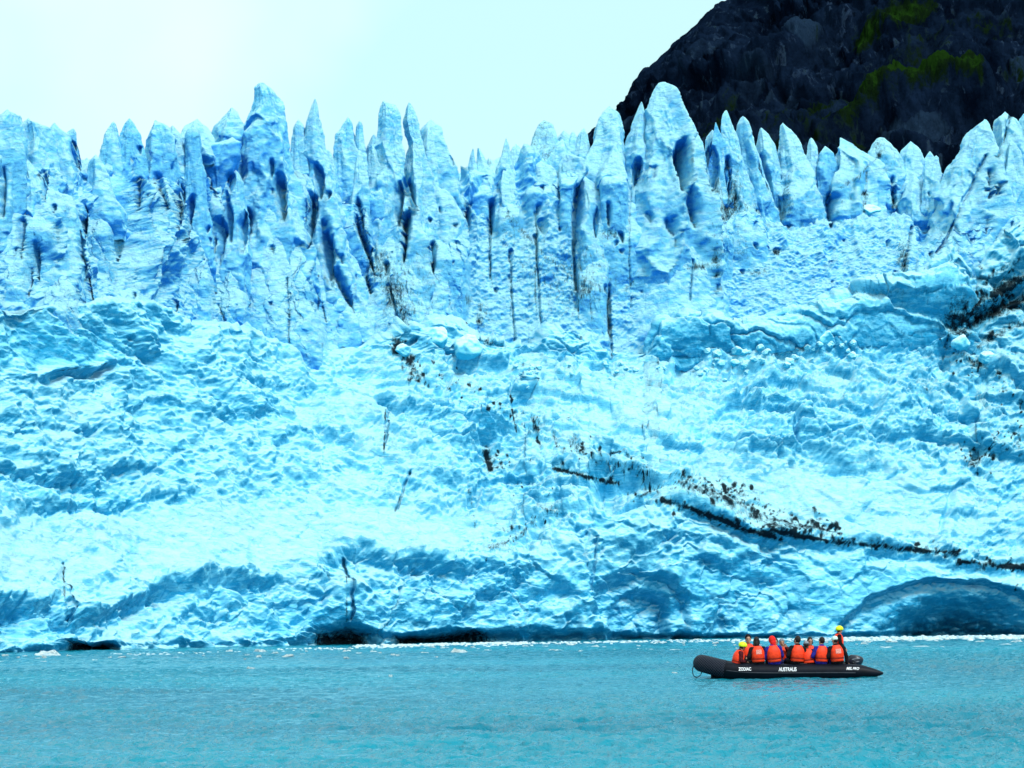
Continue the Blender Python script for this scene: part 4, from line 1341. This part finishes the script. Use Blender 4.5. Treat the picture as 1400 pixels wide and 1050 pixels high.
def person(loc, rz, label, jacket='black', hat='hair', hatm='hair', trousers='black', pose='sit', head_yaw=0., head_tilt=0., lean=0., vest=True, patch=False, size=1., arms=0, group=None, roll=0.):
    o = empty('person', loc)
    o.parent = None
    tag(o, label, 'person', group)
    o.rotation_euler = (0, roll, rz)
    o.scale = (size, size, size)
    sit = pose == 'sit'
    L_ = Matrix.Rotation(-lean, 4, 'X')
    T = lambda p: tuple(L_ @ Vector(p))
    hipz = 0. if sit else .86
    up = lambda x, y, z: tuple(Vector(T((x, y, z))) + Vector((0, 0, hipz)))
    pel, spn, cst = up(0, 0, .10), up(0, -.02, .27), up(0, -.01, .43)
    nk0, nk1 = up(0, -.01, .53), up(0, .02, .61)
    hc = Vector(up(0, .045, .715))
    Hm = Matrix.Translation(hc) @ Matrix.Rotation(head_yaw, 4, 'Z') @ Matrix.Rotation(head_tilt, 4, 'X')
    sh, el, wr, hd_, hn = {}, {}, {}, {}, {}
    for s in (1, -1):
        sh[s] = up(s * .185, -.01, .485)
        if sit and arms == 0:
            el[s], wr[s], hd_[s], hn[s] = up(s * .255, .03, .235), (s * .15, .27, .19), (-s * .1, .9, -.2), (0, .2, 1)
        elif sit and arms == 1:      # one arm propped on the tube
            el[s], wr[s], hd_[s], hn[s] = up(s * .29, -.03, .24), ((s * .3, -.02, .03) if s > 0 else (s * .12, .26, .2)), ((.2, .5, -.5) if s > 0 else (.1, .9, -.2)), ((0, .5, 1) if s > 0 else (0, .2, 1))
        elif sit:                    # hands up with a camera
            el[s], wr[s], hd_[s], hn[s] = up(s * .24, .12, .28), up(s * .09, .26, .55), (-s * .3, .1, .9), (0, -1, .1)
        else:
            el[s], wr[s], hd_[s], hn[s] = up(s * .26, .0, .22), up(s * .24, .16, .03), (0, .5, -.9), (s, 0, 0)
    hip, kn, an, toe = {}, {}, {}, {}
    for s in (1, -1):
        if sit:
            hip[s], kn[s], an[s], toe[s] = (s * .09, .03, .09), (s * .13, .43, .10), (s * .13, .45, -.28), (s * .14, .63, -.33)
        else:
            hip[s], kn[s], an[s], toe[s] = (s * .09, 0, .90), (s * .11, .03, .48), (s * .12, -.02, .08), (s * .13, .16, .035)

    def torso(bm, g):
        limb(bm, [pel, spn, cst, nk0], [.135 + g, .125 + g, .14 + g, .07 + g], 16)
        for s in (1, -1):
            ball(bm, up(s * .08, -.01, .42), .105 + g, (1, .95, 1.2))
            ball(bm, (Vector(pel) + Vector((s * .07, 0, -.01))), .115 + g)

    def armsegs(bm, g, w):
        for s in (1, -1):
            limb(bm, [sh[s], tuple((Vector(sh[s]) + Vector(el[s])) / 2), el[s], tuple((Vector(el[s]) + Vector(wr[s])) / 2), wr[s]], [.058 + g, .05 + g, .042 + g, .04 + g, w + g])

    def legs(bm, g):
        for s in (1, -1):
            limb(bm, [hip[s], tuple((Vector(hip[s]) + Vector(kn[s])) / 2), kn[s], tuple((Vector(kn[s]) * .6 + Vector(an[s]) * .4)), an[s]], [.09 + g, .078 + g, .058 + g, .056 + g, .042 + g])

    # body: one continuous surface
    bm = bmesh.new()
    torso(bm, 0)
    limb(bm, [nk0, nk1, tuple(hc)], [.06, .055, .055])
    armsegs(bm, 0, .028)
    legs(bm, 0)
    for s in (1, -1):
        limb(bm, [an[s], toe[s]], [.042, .032])
        hand(bm, wr[s], hd_[s], hn[s], s)
    hb = bmesh.new()
    ball(hb, (0, 0, .01), 1, (.076, .094, .108), 20)           # skull
    ball(hb, (0, .03, -.06), 1, (.055, .06, .052))             # jaw
    ball(hb, (0, .078, -.093), 1, (.022, .018, .016))          # chin
    sweep(hb, [(0, .09, .02), (0, .107, -.012), (0, .116, -.03)], [.009, .012, .016], 8)   # nose
    sweep(hb, [(-.022, .088, -.058), (0, .096, -.056), (.022, .088, -.058)], [.006, .009, .006], 8)   # lips
    sweep(hb, [(-.045, .078, .028), (0, .095, .03), (.045, .078, .028)], [.011, .012, .011], 8)       # brow
    for s in (1, -1):
        ball(hb, (s * .078, -.005, -.015), 1, (.012, .024, .034))
    bmesh.ops.transform(hb, matrix=Hm, verts=hb.verts)
    tm = bpy.data.meshes.new('h')
    hb.to_mesh(tm); hb.free()
    bm.from_mesh(tm)
    bpy.data.meshes.remove(tm)
    me = remesh(bm, .0075, 'body', 2)
    me.materials.append(M['skin'])
    b = bpy.data.objects.new('body', me)
    C.objects.link(b)
    b.parent = o
    for s in (1, -1):
        bm = bmesh.new()
        ball(bm, (s * .03, .086, .006), .0085)
        bmesh.ops.transform(bm, matrix=Hm, verts=bm.verts)
        bm_obj('eye', bm, M['eye'], b)
    # clothes
    bm = bmesh.new()
    torso(bm, .022)
    armsegs(bm, .02, .034)
    me = remesh(bm, .014, 'jacket', 3)
    q = np.empty(len(me.vertices) * 3, F32)
    me.vertices.foreach_get('co', q)
    q = q.reshape(-1, 3)
    nrm = np.empty_like(q)
    me.vertices.foreach_get('normal', nrm.ravel()) if False else None
    q[:, 0] += .006 * fbm(q * 16, 2, .5, 0, 1)
    q[:, 1] += .006 * fbm(q * 16, 2, .5, 0, 2)
    me.vertices.foreach_set('co', q.ravel())
    me.materials.append(M[jacket])
    j = bpy.data.objects.new('jacket', me)
    C.objects.link(j); j.parent = o
    bm = bmesh.new()
    sweep(bm, [up(0, -.012, .515), up(0, -.005, .57), up(0, .01, .60)], [.085, .08, .073], 16)
    bm_obj('collar', bm, M[jacket], j)
    bm = bmesh.new()
    legs(bm, .02)
    ball(bm, pel, .155, (1.15, .95, .8))
    me = remesh(bm, .016, 'trousers', 3)
    me.materials.append(M[trousers])
    t_ = bpy.data.objects.new('trousers', me)
    C.objects.link(t_); t_.parent = o
    for s in (1, -1):
        bm = bmesh.new()
        limb(bm, [tuple(Vector(an[s]) + Vector((0, -.01, .13))), an[s]], [.066, .062])
        limb(bm, [tuple(Vector(an[s]) + Vector((0, -.02, -.02))), toe[s]], [.058, .046])
        bm_obj('boot', bm, M['rubber'], o)
    if vest:
        bm = bmesh.new()
        rg = []
        zs = [.085, .10, .16, .175, .185, .20, .28, .36, .40, .44, .49, .53, .56, .575]
        rx = [.17, .192, .196, .19, .19, .20, .206, .205, .20, .19, .165, .14, .12, .11]
        ry = [.15, .172, .176, .17, .17, .182, .186, .185, .18, .17, .15, .125, .11, .10]
        for z, a, c in zip(zs, rx, ry):
            ring = []
            for k in range(32):
                th = 2 * math.pi * k / 32
                cx, sy = math.cos(th), math.sin(th)
                r = (abs(cx) ** 2.6 + abs(sy) ** 2.6) ** (-1 / 2.6)
                gap = .90 if abs(th - math.pi / 2) < .12 else 1.
                ring.append(bm.verts.new(up(a * r * cx, -.012 + c * r * sy * gap, z)))
            rg.append(ring)
        for r0, r1 in zip(rg, rg[1:]):
            for k in range(32):
                bm.faces.new((r0[k], r0[(k + 1) % 32], r1[(k + 1) % 32], r1[k]))
        bm.faces.new(rg[0][::-1]); bm.faces.new(rg[-1])
        v_ = bm_obj('life_vest', bm, M['orange'], o)
        bm = bmesh.new()
        for z0, z1 in ((.172, .205),):
            rings = []
            for z in (z0, z1):
                rings.append([bm.verts.new(up(.209 * r_ * math.cos(a_), -.012 + .19 * r_ * math.sin(a_), z)) for a_ in [2 * math.pi * k / 32 for k in range(32)] for r_ in [(abs(math.cos(a_)) ** 2.6 + abs(math.sin(a_)) ** 2.6) ** (-1 / 2.6)]])
            for k in range(32):
                bm.faces.new((rings[0][k], rings[0][(k + 1) % 32], rings[1][(k + 1) % 32], rings[1][k]))
        bm_obj('strap', bm, M['strap'], v_)
        if patch:
            bm = bmesh.new()
            vs_ = [[bm.verts.new(up(x, -.012 - .192 * (max(.05, 1 - (abs(x) / .215) ** 2.6)) ** (1 / 2.6), z)) for x in np.linspace(-.085, .085, 7)] for z in (.33, .40, .465)]
            for r0, r1 in zip(vs_, vs_[1:]):
                for k in range(6):
                    bm.faces.new((r0[k], r0[k + 1], r1[k + 1], r1[k]))
            bm_obj('back_patch', bm, M['pale'] if patch == 2 else M['orange_pale'], v_)
    # hair, hats, hoods
    bm = bmesh.new()
    if hat in ('hair', 'long'):
        ball(bm, (0, -.018, .03), 1, (.088, .1, .112), 20)
        if hat == 'long':
            limb(bm, [(0, -.06, -.02), (0, -.075, -.12), (0, -.07, -.2)], [.075, .07, .04])
            for s in (1, -1):
                limb(bm, [(s * .07, -.01, .02), (s * .078, .0, -.1), (s * .07, .01, -.17)], [.03, .026, .015])
    elif hat == 'beanie':
        ball(bm, (0, -.008, .05), 1, (.09, .107, .1), 20)
        sweep(bm, [(.09 * math.cos(a), -.008 + .106 * math.sin(a), .03) for a in np.linspace(0, 2 * math.pi, 25)], .016, 8)
    elif hat == 'hood':
        ball(bm, (0, -.02, .02), 1, (.105, .115, .125), 20)
        limb(bm, [(0, -.05, -.03), (0, -.05, -.12)], [.09, .08])
    elif hat == 'helmet':
        ball(bm, (0, -.005, .045), 1, (.13, .148, .122), 24)
        sweep(bm, [(.11 * math.cos(a), -.005 + .128 * math.sin(a), .012) for a in np.linspace(0, 2 * math.pi, 25)], .012, 8)
        sweep(bm, [(-.07, .10, .03), (0, .165, .025), (.07, .10, .03)], [.014, .02, .014], 8, flat=.5)
    elif hat == 'cap':
        ball(bm, (0, -.005, .045), 1, (.088, .104, .088), 20)
        sweep(bm, [(-.06, .07, .035), (0, .155, .028), (.06, .07, .035)], [.02, .03, .02], 8, flat=.3)
    # cut the face free
    if hat != 'helmet' and hat != 'cap':
        bmesh.ops.bisect_plane(bm, geom=bm.verts[:] + bm.edges[:] + bm.faces[:], plane_co=(0, .035, .0), plane_no=(0, .85, -.52), clear_outer=True)
    else:
        bmesh.ops.bisect_plane(bm, geom=bm.verts[:] + bm.edges[:] + bm.faces[:], plane_co=(0, 0, .0), plane_no=(0, .12, -1), clear_outer=True)
    bmesh.ops.transform(bm, matrix=Hm, verts=bm.verts)
    bm_obj({'hair': 'hair', 'long': 'hair', 'beanie': 'beanie', 'hood': 'hood', 'helmet': 'helmet', 'cap': 'knit_cap'}[hat], bm, M[hatm], o)
    if hat in ('beanie', 'cap', 'helmet'):
        bm = bmesh.new()
        ball(bm, (0, -.02, -.01), 1, (.083, .088, .085), 16)
        bmesh.ops.bisect_plane(bm, geom=bm.verts[:] + bm.edges[:] + bm.faces[:], plane_co=(0, .0, .0), plane_no=(0, 1, -.2), clear_outer=True)
        bmesh.ops.transform(bm, matrix=Hm, verts=bm.verts)
        bm_obj('hair', bm, M['hair'], o)
    return o


M['orange_pale'] = plain('faded_back_panel', (.85, .32, .26), .6, .3, 40., .25)
BM = boat.matrix_basis.copy()


def aboard(x, y, z):
    return tuple(Matrix.Translation(boat.location) @ Euler(boat.rotation_euler).to_matrix().to_4x4() @ Vector((x, y, z)))


BZ = boat.rotation_euler.z
TZ = .425
BACK, FACE = BZ + R(180), BZ          # backs to the camera / facing it
grp = 'passengers in the inflatable boat'
# seated on the near tube, backs to the camera
person(aboard(1.52, .62, TZ - .08), BACK - R(75), 'person in a yellow cap crouching at the bow, maroon sleeve towards the camera', 'maroon', 'helmet', 'lime', 'black', lean=.25, head_tilt=-.2, head_yaw=.2, size=.93, group=grp, roll=0)
person(aboard(.86, .72, TZ), BACK + R(10), 'dark-haired person from behind in orange vest with pale back panel, black sleeves, nearest the bow', 'black', 'long', 'hair', 'black', head_yaw=-.3, patch=1, arms=1, group=grp, roll=-.05)
person(aboard(.36, .72, TZ), BACK + R(8), 'person from behind wearing a red hood and a blue sleeved jacket', 'blue', 'hood', 'red', 'navy', lean=-.02, head_yaw=.35, size=1.03, group=grp, roll=-.1)
person(aboard(-.3, .72, TZ), BACK + R(14), 'dark-haired person from behind, plain orange vest over black sleeves, mid boat', 'black', 'hair', 'hair', 'black', head_yaw=.3, size=1.03, arms=1, group=grp, roll=.07)
person(aboard(-.68, .66, TZ - .06), BACK + R(2), 'short person in grey hat from behind, low orange vest, mid boat', 'black', 'beanie', 'greyhat', 'black', lean=.18, head_tilt=-.35, size=.93, group=grp, roll=-.09)
person(aboard(-1.04, .72, TZ), BACK + R(14), 'person from behind with dark hair, blue left sleeve and orange vest', 'blue', 'hair', 'hair', 'navy', head_yaw=.4, size=.98, arms=1, group=grp, roll=.06)
person(aboard(-1.53, .72, TZ), BACK + R(16), 'person from behind in pale knit cap, black sleeves, vest with back panel, nearest the stern', 'black', 'cap', 'pale', 'black', head_yaw=.5, head_tilt=-.1, patch=1, arms=1, size=1.02, group=grp, roll=-.07)
# seated on the far tube, facing the camera
person(aboard(1.1, -.74, TZ), FACE + R(18), 'person in a dark beanie and maroon jacket facing the camera on the far tube', 'maroon', 'beanie', 'black', 'black', size=1.07, head_yaw=-.2, group=grp, roll=.04)
person(aboard(.30, -.74, TZ), FACE - R(6), 'bare-headed person on the far tube half hidden by the red hood', 'maroon', 'hair', 'hair', 'black', size=.93, group=grp, roll=-.05)
person(aboard(.04, -.74, TZ), FACE + R(8), 'person in grey hat on the far tube between red hood and black sleeves', 'maroon', 'beanie', 'greyhat', 'navy', size=.92, lean=.1, head_tilt=-.15, arms=2, group=grp, roll=.08)
person(aboard(-.42, -.74, TZ), FACE, 'bare-headed person on the far tube behind the mid-boat black sleeves', 'black', 'hair', 'hair', 'black', size=.93, head_yaw=.3, group=grp, roll=.05)
person(aboard(-.76, -.74, TZ), FACE - R(6), 'long-haired person facing the camera above the low orange vest', 'black', 'long', 'hair', 'black', size=.96, head_yaw=.3, head_tilt=-.1, group=grp, roll=-.06)
# the driver stands at the stern
person(aboard(-1.66, -.2, .145), FACE + R(100), 'standing driver in a yellow helmet and black jacket with orange vest at the stern', 'black', 'helmet', 'lime', 'black', pose='stand', size=.83, head_yaw=.15, group=grp, roll=-.04)
# ------------------------------------------------------------------ loose ice
M['floe'] = ice_material('floating_ice', (.80, .98, 1.), (.5, .85, .97), (.12, .5, .78), .5)
M['block'] = ice_material('fallen_ice', (.62, .96, 1.), (.28, .82, .97), (.02, .46, .74), .2, .25, (1., .9), (1, 1, 1.3), .4, 2.2)


def chunk_mesh(name, seed, mat, flat=False):
    bm = bmesh.new()
    bmesh.ops.create_icosphere(bm, subdivisions=4, radius=1)
    q = np.array([v.co[:] for v in bm.verts])
    rg = np.random.default_rng(seed)
    r = np.full(len(q), 2.)
    for k in range(15):
        n = rg.normal(size=3)
        n /= np.linalg.norm(n)
        c = q @ n
        r = np.minimum(r, np.where(c > .1, rg.uniform(.58, .95) / np.maximum(c, .1), 2))
    r = np.minimum(r, 1.15) * (1 + .2 * fbm(q * 2.2, 3, .55, 0, seed) + .05 * fbm(q * 5, 3, .55, 1, seed))
    q = q * r[:, None]
    if flat:
        q[:, 2] = np.where(q[:, 2] < 0, q[:, 2] * .35, q[:, 2] * (.55 + .5 * fbm(q * np.array([1.7, 1.7, 0]), 2, .5, 1, seed)))
    for v, c in zip(bm.verts, q):
        v.co = c
    me = bpy.data.meshes.new(name)
    bm.to_mesh(me)
    bm.free()
    for p in me.polygons:
        p.use_smooth = True
    me.materials.append(mat)
    return me


FL = [chunk_mesh('ice_floe', 900 + k, M['floe'], True) for k in range(7)]
BL = [chunk_mesh('ice_block', 950 + k, M['block']) for k in range(7)]


def on_water(u, v):
    d = np.array([(u - 700) / FPX, (525 - v) / FPX, -1.]) @ MCN.T
    return d[1] * CAM_H / -d[2]


rnd = random.Random(3)


def floe(u, v, wpx, hpx, label, group=None):
    Y = on_water(u, v)
    p = W(u, v, Y)
    s = wpx / FPX * Y / 2
    o = bpy.data.objects.new('ice_floe', FL[rnd.randrange(7)])
    C.objects.link(o)
    o.location = (p[0], p[1], 0)
    o.scale = (s, s * .7, max(.06, hpx / FPX * Y / .75))
    o.rotation_euler = (0, 0, rnd.uniform(-.5, .5) + (math.pi if rnd.random() < .5 else 0))
    tag(o, label, 'ice floe', group)


gs = 'ice bits floating along the glacier foot'
floe(64, 896, 46, 8, 'widest white ice floe on the water, beside the black undercut at the far left', gs)
floe(627, 892.5, 22, 6, 'jagged white floe just off the middle of the white ice line', gs)
floe(342, 915.5, 14, 4, 'lone small floe in open water below the left side of the ice', gs)
floe(514, 927, 19, 3, 'flat low floe in open water beside a tiny peaked one', gs)
floe(533, 927, 7, 5, 'tiny peaked floe beside the flat one in open water', gs)
floe(679, 1013, 11, 2.4, 'thin sliver of ice floating alone nearest the camera', gs)
floe(922, 920.5, 13, 2, 'thin flat floe just ahead of the boat bow', gs)
floe(811, 886, 20, 4, 'flat white floe midway between the white ice line and the boat', gs)
floe(357, 892, 21, 6, 'rounded white floe close to the ice foot under the crumbled left cliff', gs)
for u, v, w, h in [(94, 898, 10, 3), (51, 901, 9, 2.5), (8, 897, 12, 3), (313, 892, 12, 5), (341, 897, 14, 3), (354, 898, 10, 3), (376, 894, 14, 3), (393, 898, 16, 4), (2, 905, 14, 1.6), (28, 906, 18, 1.6), (60, 905, 10, 1.5),
                   (447, 888.5, 12, 4), (473, 892, 14, 4), (511, 892, 12, 3), (523, 894, 14, 2.5), (490, 894, 12, 2), (590, 886, 14, 3), (609, 887.5, 18, 3), (647, 886.5, 9, 4), (666, 890, 14, 4), (711, 891.5, 10, 2), (761, 890, 24, 3),
                   (796, 891.5, 14, 3), (580, 893, 14, 2), (550, 893, 10, 2), (690, 887, 12, 2), (856, 879, 14, 3), (950, 876, 14, 3), (900, 878, 10, 2), (880, 888, 60, 1.4), (930, 889, 40, 1.3), (960, 889.5, 30, 1.3), (830, 888.5, 26, 1.4), (1210, 886, 26, 2), (1260, 884, 34, 1.8), (1300, 888, 22, 1.6), (1370, 882, 30, 2), (1390, 878, 18, 3), (1240, 893, 18, 1.4), (1340, 878, 14, 3),
                   (745, 884, 16, 2), (720, 884, 12, 2), (780, 882, 14, 2), (430, 892, 12, 2), (415, 895, 10, 2), (1185, 879, 14, 3), (1220, 878, 20, 3), (165, 899, 14, 2), (190, 901, 20, 1.5), (130, 903, 14, 1.5), (240, 899, 16, 1.5)]:
    floe(u, v, w, h, 'small white ice bit floating close to the glacier foot', gs)
for q in range(60):
    u = rnd.uniform(0, 1400)
    f0 = I(u, [0, 430, 640, 1000, 1400], [894, 886, 881, 876, 871])
    floe(u, f0 + abs(rnd.gauss(0, 9)) + 2, rnd.uniform(4, 11), rnd.uniform(1.2, 3.2), 'small white ice bit floating close to the glacier foot', gs)

# the white line of brash lapping at the ice
allv, allf, n0 = [], [], 0
base = np.array([v.co[:] for v in bpy.data.meshes.new_from_object(bpy.data.objects.new('t', chunk_mesh('t', 77, M['floe'], True))).vertices])
tm = bpy.data.meshes[FL[0].name]
bv = np.array([v.co[:] for v in tm.vertices])
bf = np.array([p.vertices[:] for p in tm.polygons])
dec = bmesh.new()
bmesh.ops.create_icosphere(dec, subdivisions=2, radius=1)
sv = np.array([v.co[:] for v in dec.verts])
sf = np.array([[v.index for v in f.verts] for f in dec.faces])
dec.free()
for u0, u1, n, hmax, wmax, off in [(483, 720, 420, 2.6, 8, 0), (700, 1000, 240, 2.0, 7, 0), (1150, 1420, 520, 4.4, 10, 1), (380, 483, 90, 2.0, 6, 2), (1000, 1150, 160, 2.2, 7, 0), (150, 380, 110, 1.4, 5, 4)]:
    for q in range(n):
        u = rnd.uniform(u0, u1)
        v = I(u, [0, 430, 640, 1000, 1400], [894, 886, 881, 876, 871]) - 1.2 + off + abs(rnd.gauss(0, 1.6))
        Y = on_water(u, v)
        p = W(u, v, Y)
        k = Y / FPX
        s = np.array([rnd.uniform(.25, .5) * wmax * k, .3 + rnd.random() * .5, rnd.uniform(.3, 1.) * hmax * k])
        V = sv * (1 + .3 * fbm(sv * 1.5 + q, 2)[:, None]) * s
        V[:, 2] *= np.where(V[:, 2] < 0, .3, 1)
        allv.append(V + np.array([p[0], p[1], 0]))
        allf.append(sf + n0)
        n0 += len(sv)
br = mesh_np('brash_ice', np.concatenate(allv), np.concatenate(allf), M['floe'])
tag(br, 'white line of crushed ice lapping along the foot of the glacier', 'brash ice', None, 'stuff')

# blocks that have tumbled onto the slope
su, sv_ = PX(SLOPE)
flat_u, flat_v, flatP = su.ravel(), sv_.ravel(), SLOPE.reshape(-1, 3)


def block(u, v, wpx, label, group=None, hk=.8, Y=None):
    if Y is None:
        m = (np.abs(flat_u - u) < 4) & (np.abs(flat_v - v) < 4)
        if not m.any():
            return
        p = flatP[m][flatP[m][:, 1].argmin()]
    else:
        p = W(u, v, Y)
    s = wpx / FPX * p[1] / 2
    o = bpy.data.objects.new('ice_block', BL[rnd.randrange(7)])
    C.objects.link(o)
    o.location = (p[0], p[1] + .25 * s, p[2] + .3 * s * hk)
    o.scale = (s, s * .9, s * hk)
    o.rotation_euler = (rnd.uniform(-.3, .3), rnd.uniform(-.3, .3), rnd.uniform(0, 6))
    tag(o, label, 'ice block', group)


gb = 'ice blocks tumbled along the ledge foot'
for u, v, w, lb in [(1062, 466, 40, 'big pale ice block leaning at the foot of the long blue ice ledge'), (1128, 462, 36, 'rounded ice block under the middle of the long blue ice ledge'), (1006, 482, 22, 'squat ice block at the left end of the block row under the blue ledge'),
                    (598, 462, 40, 'domed blue ice block on the slope crest below the dark drips'), (640, 478, 44, 'broad low ice block beside the dirty crest'), (556, 480, 24, 'dirt-edged ice block on the crest with black mud beside it')]:
    block(u, v, w, lb, gb)
for q in range(46):
    u = rnd.uniform(930, 1170)
    block(u, I(u, [930, 1000, 1130, 1170], [494, 490, 474, 468]) + rnd.gauss(6, 9), rnd.uniform(6, 15), 'small ice chunk in the rubble under the long blue ledge', gb)
for q in range(26):
    u = rnd.uniform(700, 940)
    block(u, 500 + rnd.gauss(4, 9), rnd.uniform(5, 12), 'small ice chunk in the rubble below the middle of the ice wall', 'ice chunks below the middle of the wall')
for u, v, w, lb in [(1318, 474, 30, 'dirty rounded ice block at the bottom of the brown debris patch'), (1345, 492, 24, 'flat dirty ice block just below the brown debris patch')]:
    block(u, v, w, lb, 'ice blocks around the debris patch')
block(1190, 291, 30, 'smooth cyan ice block lying on the snowy shelf between the pinnacles', None, .55, foot(1190) + setb(1190) + 2.2)
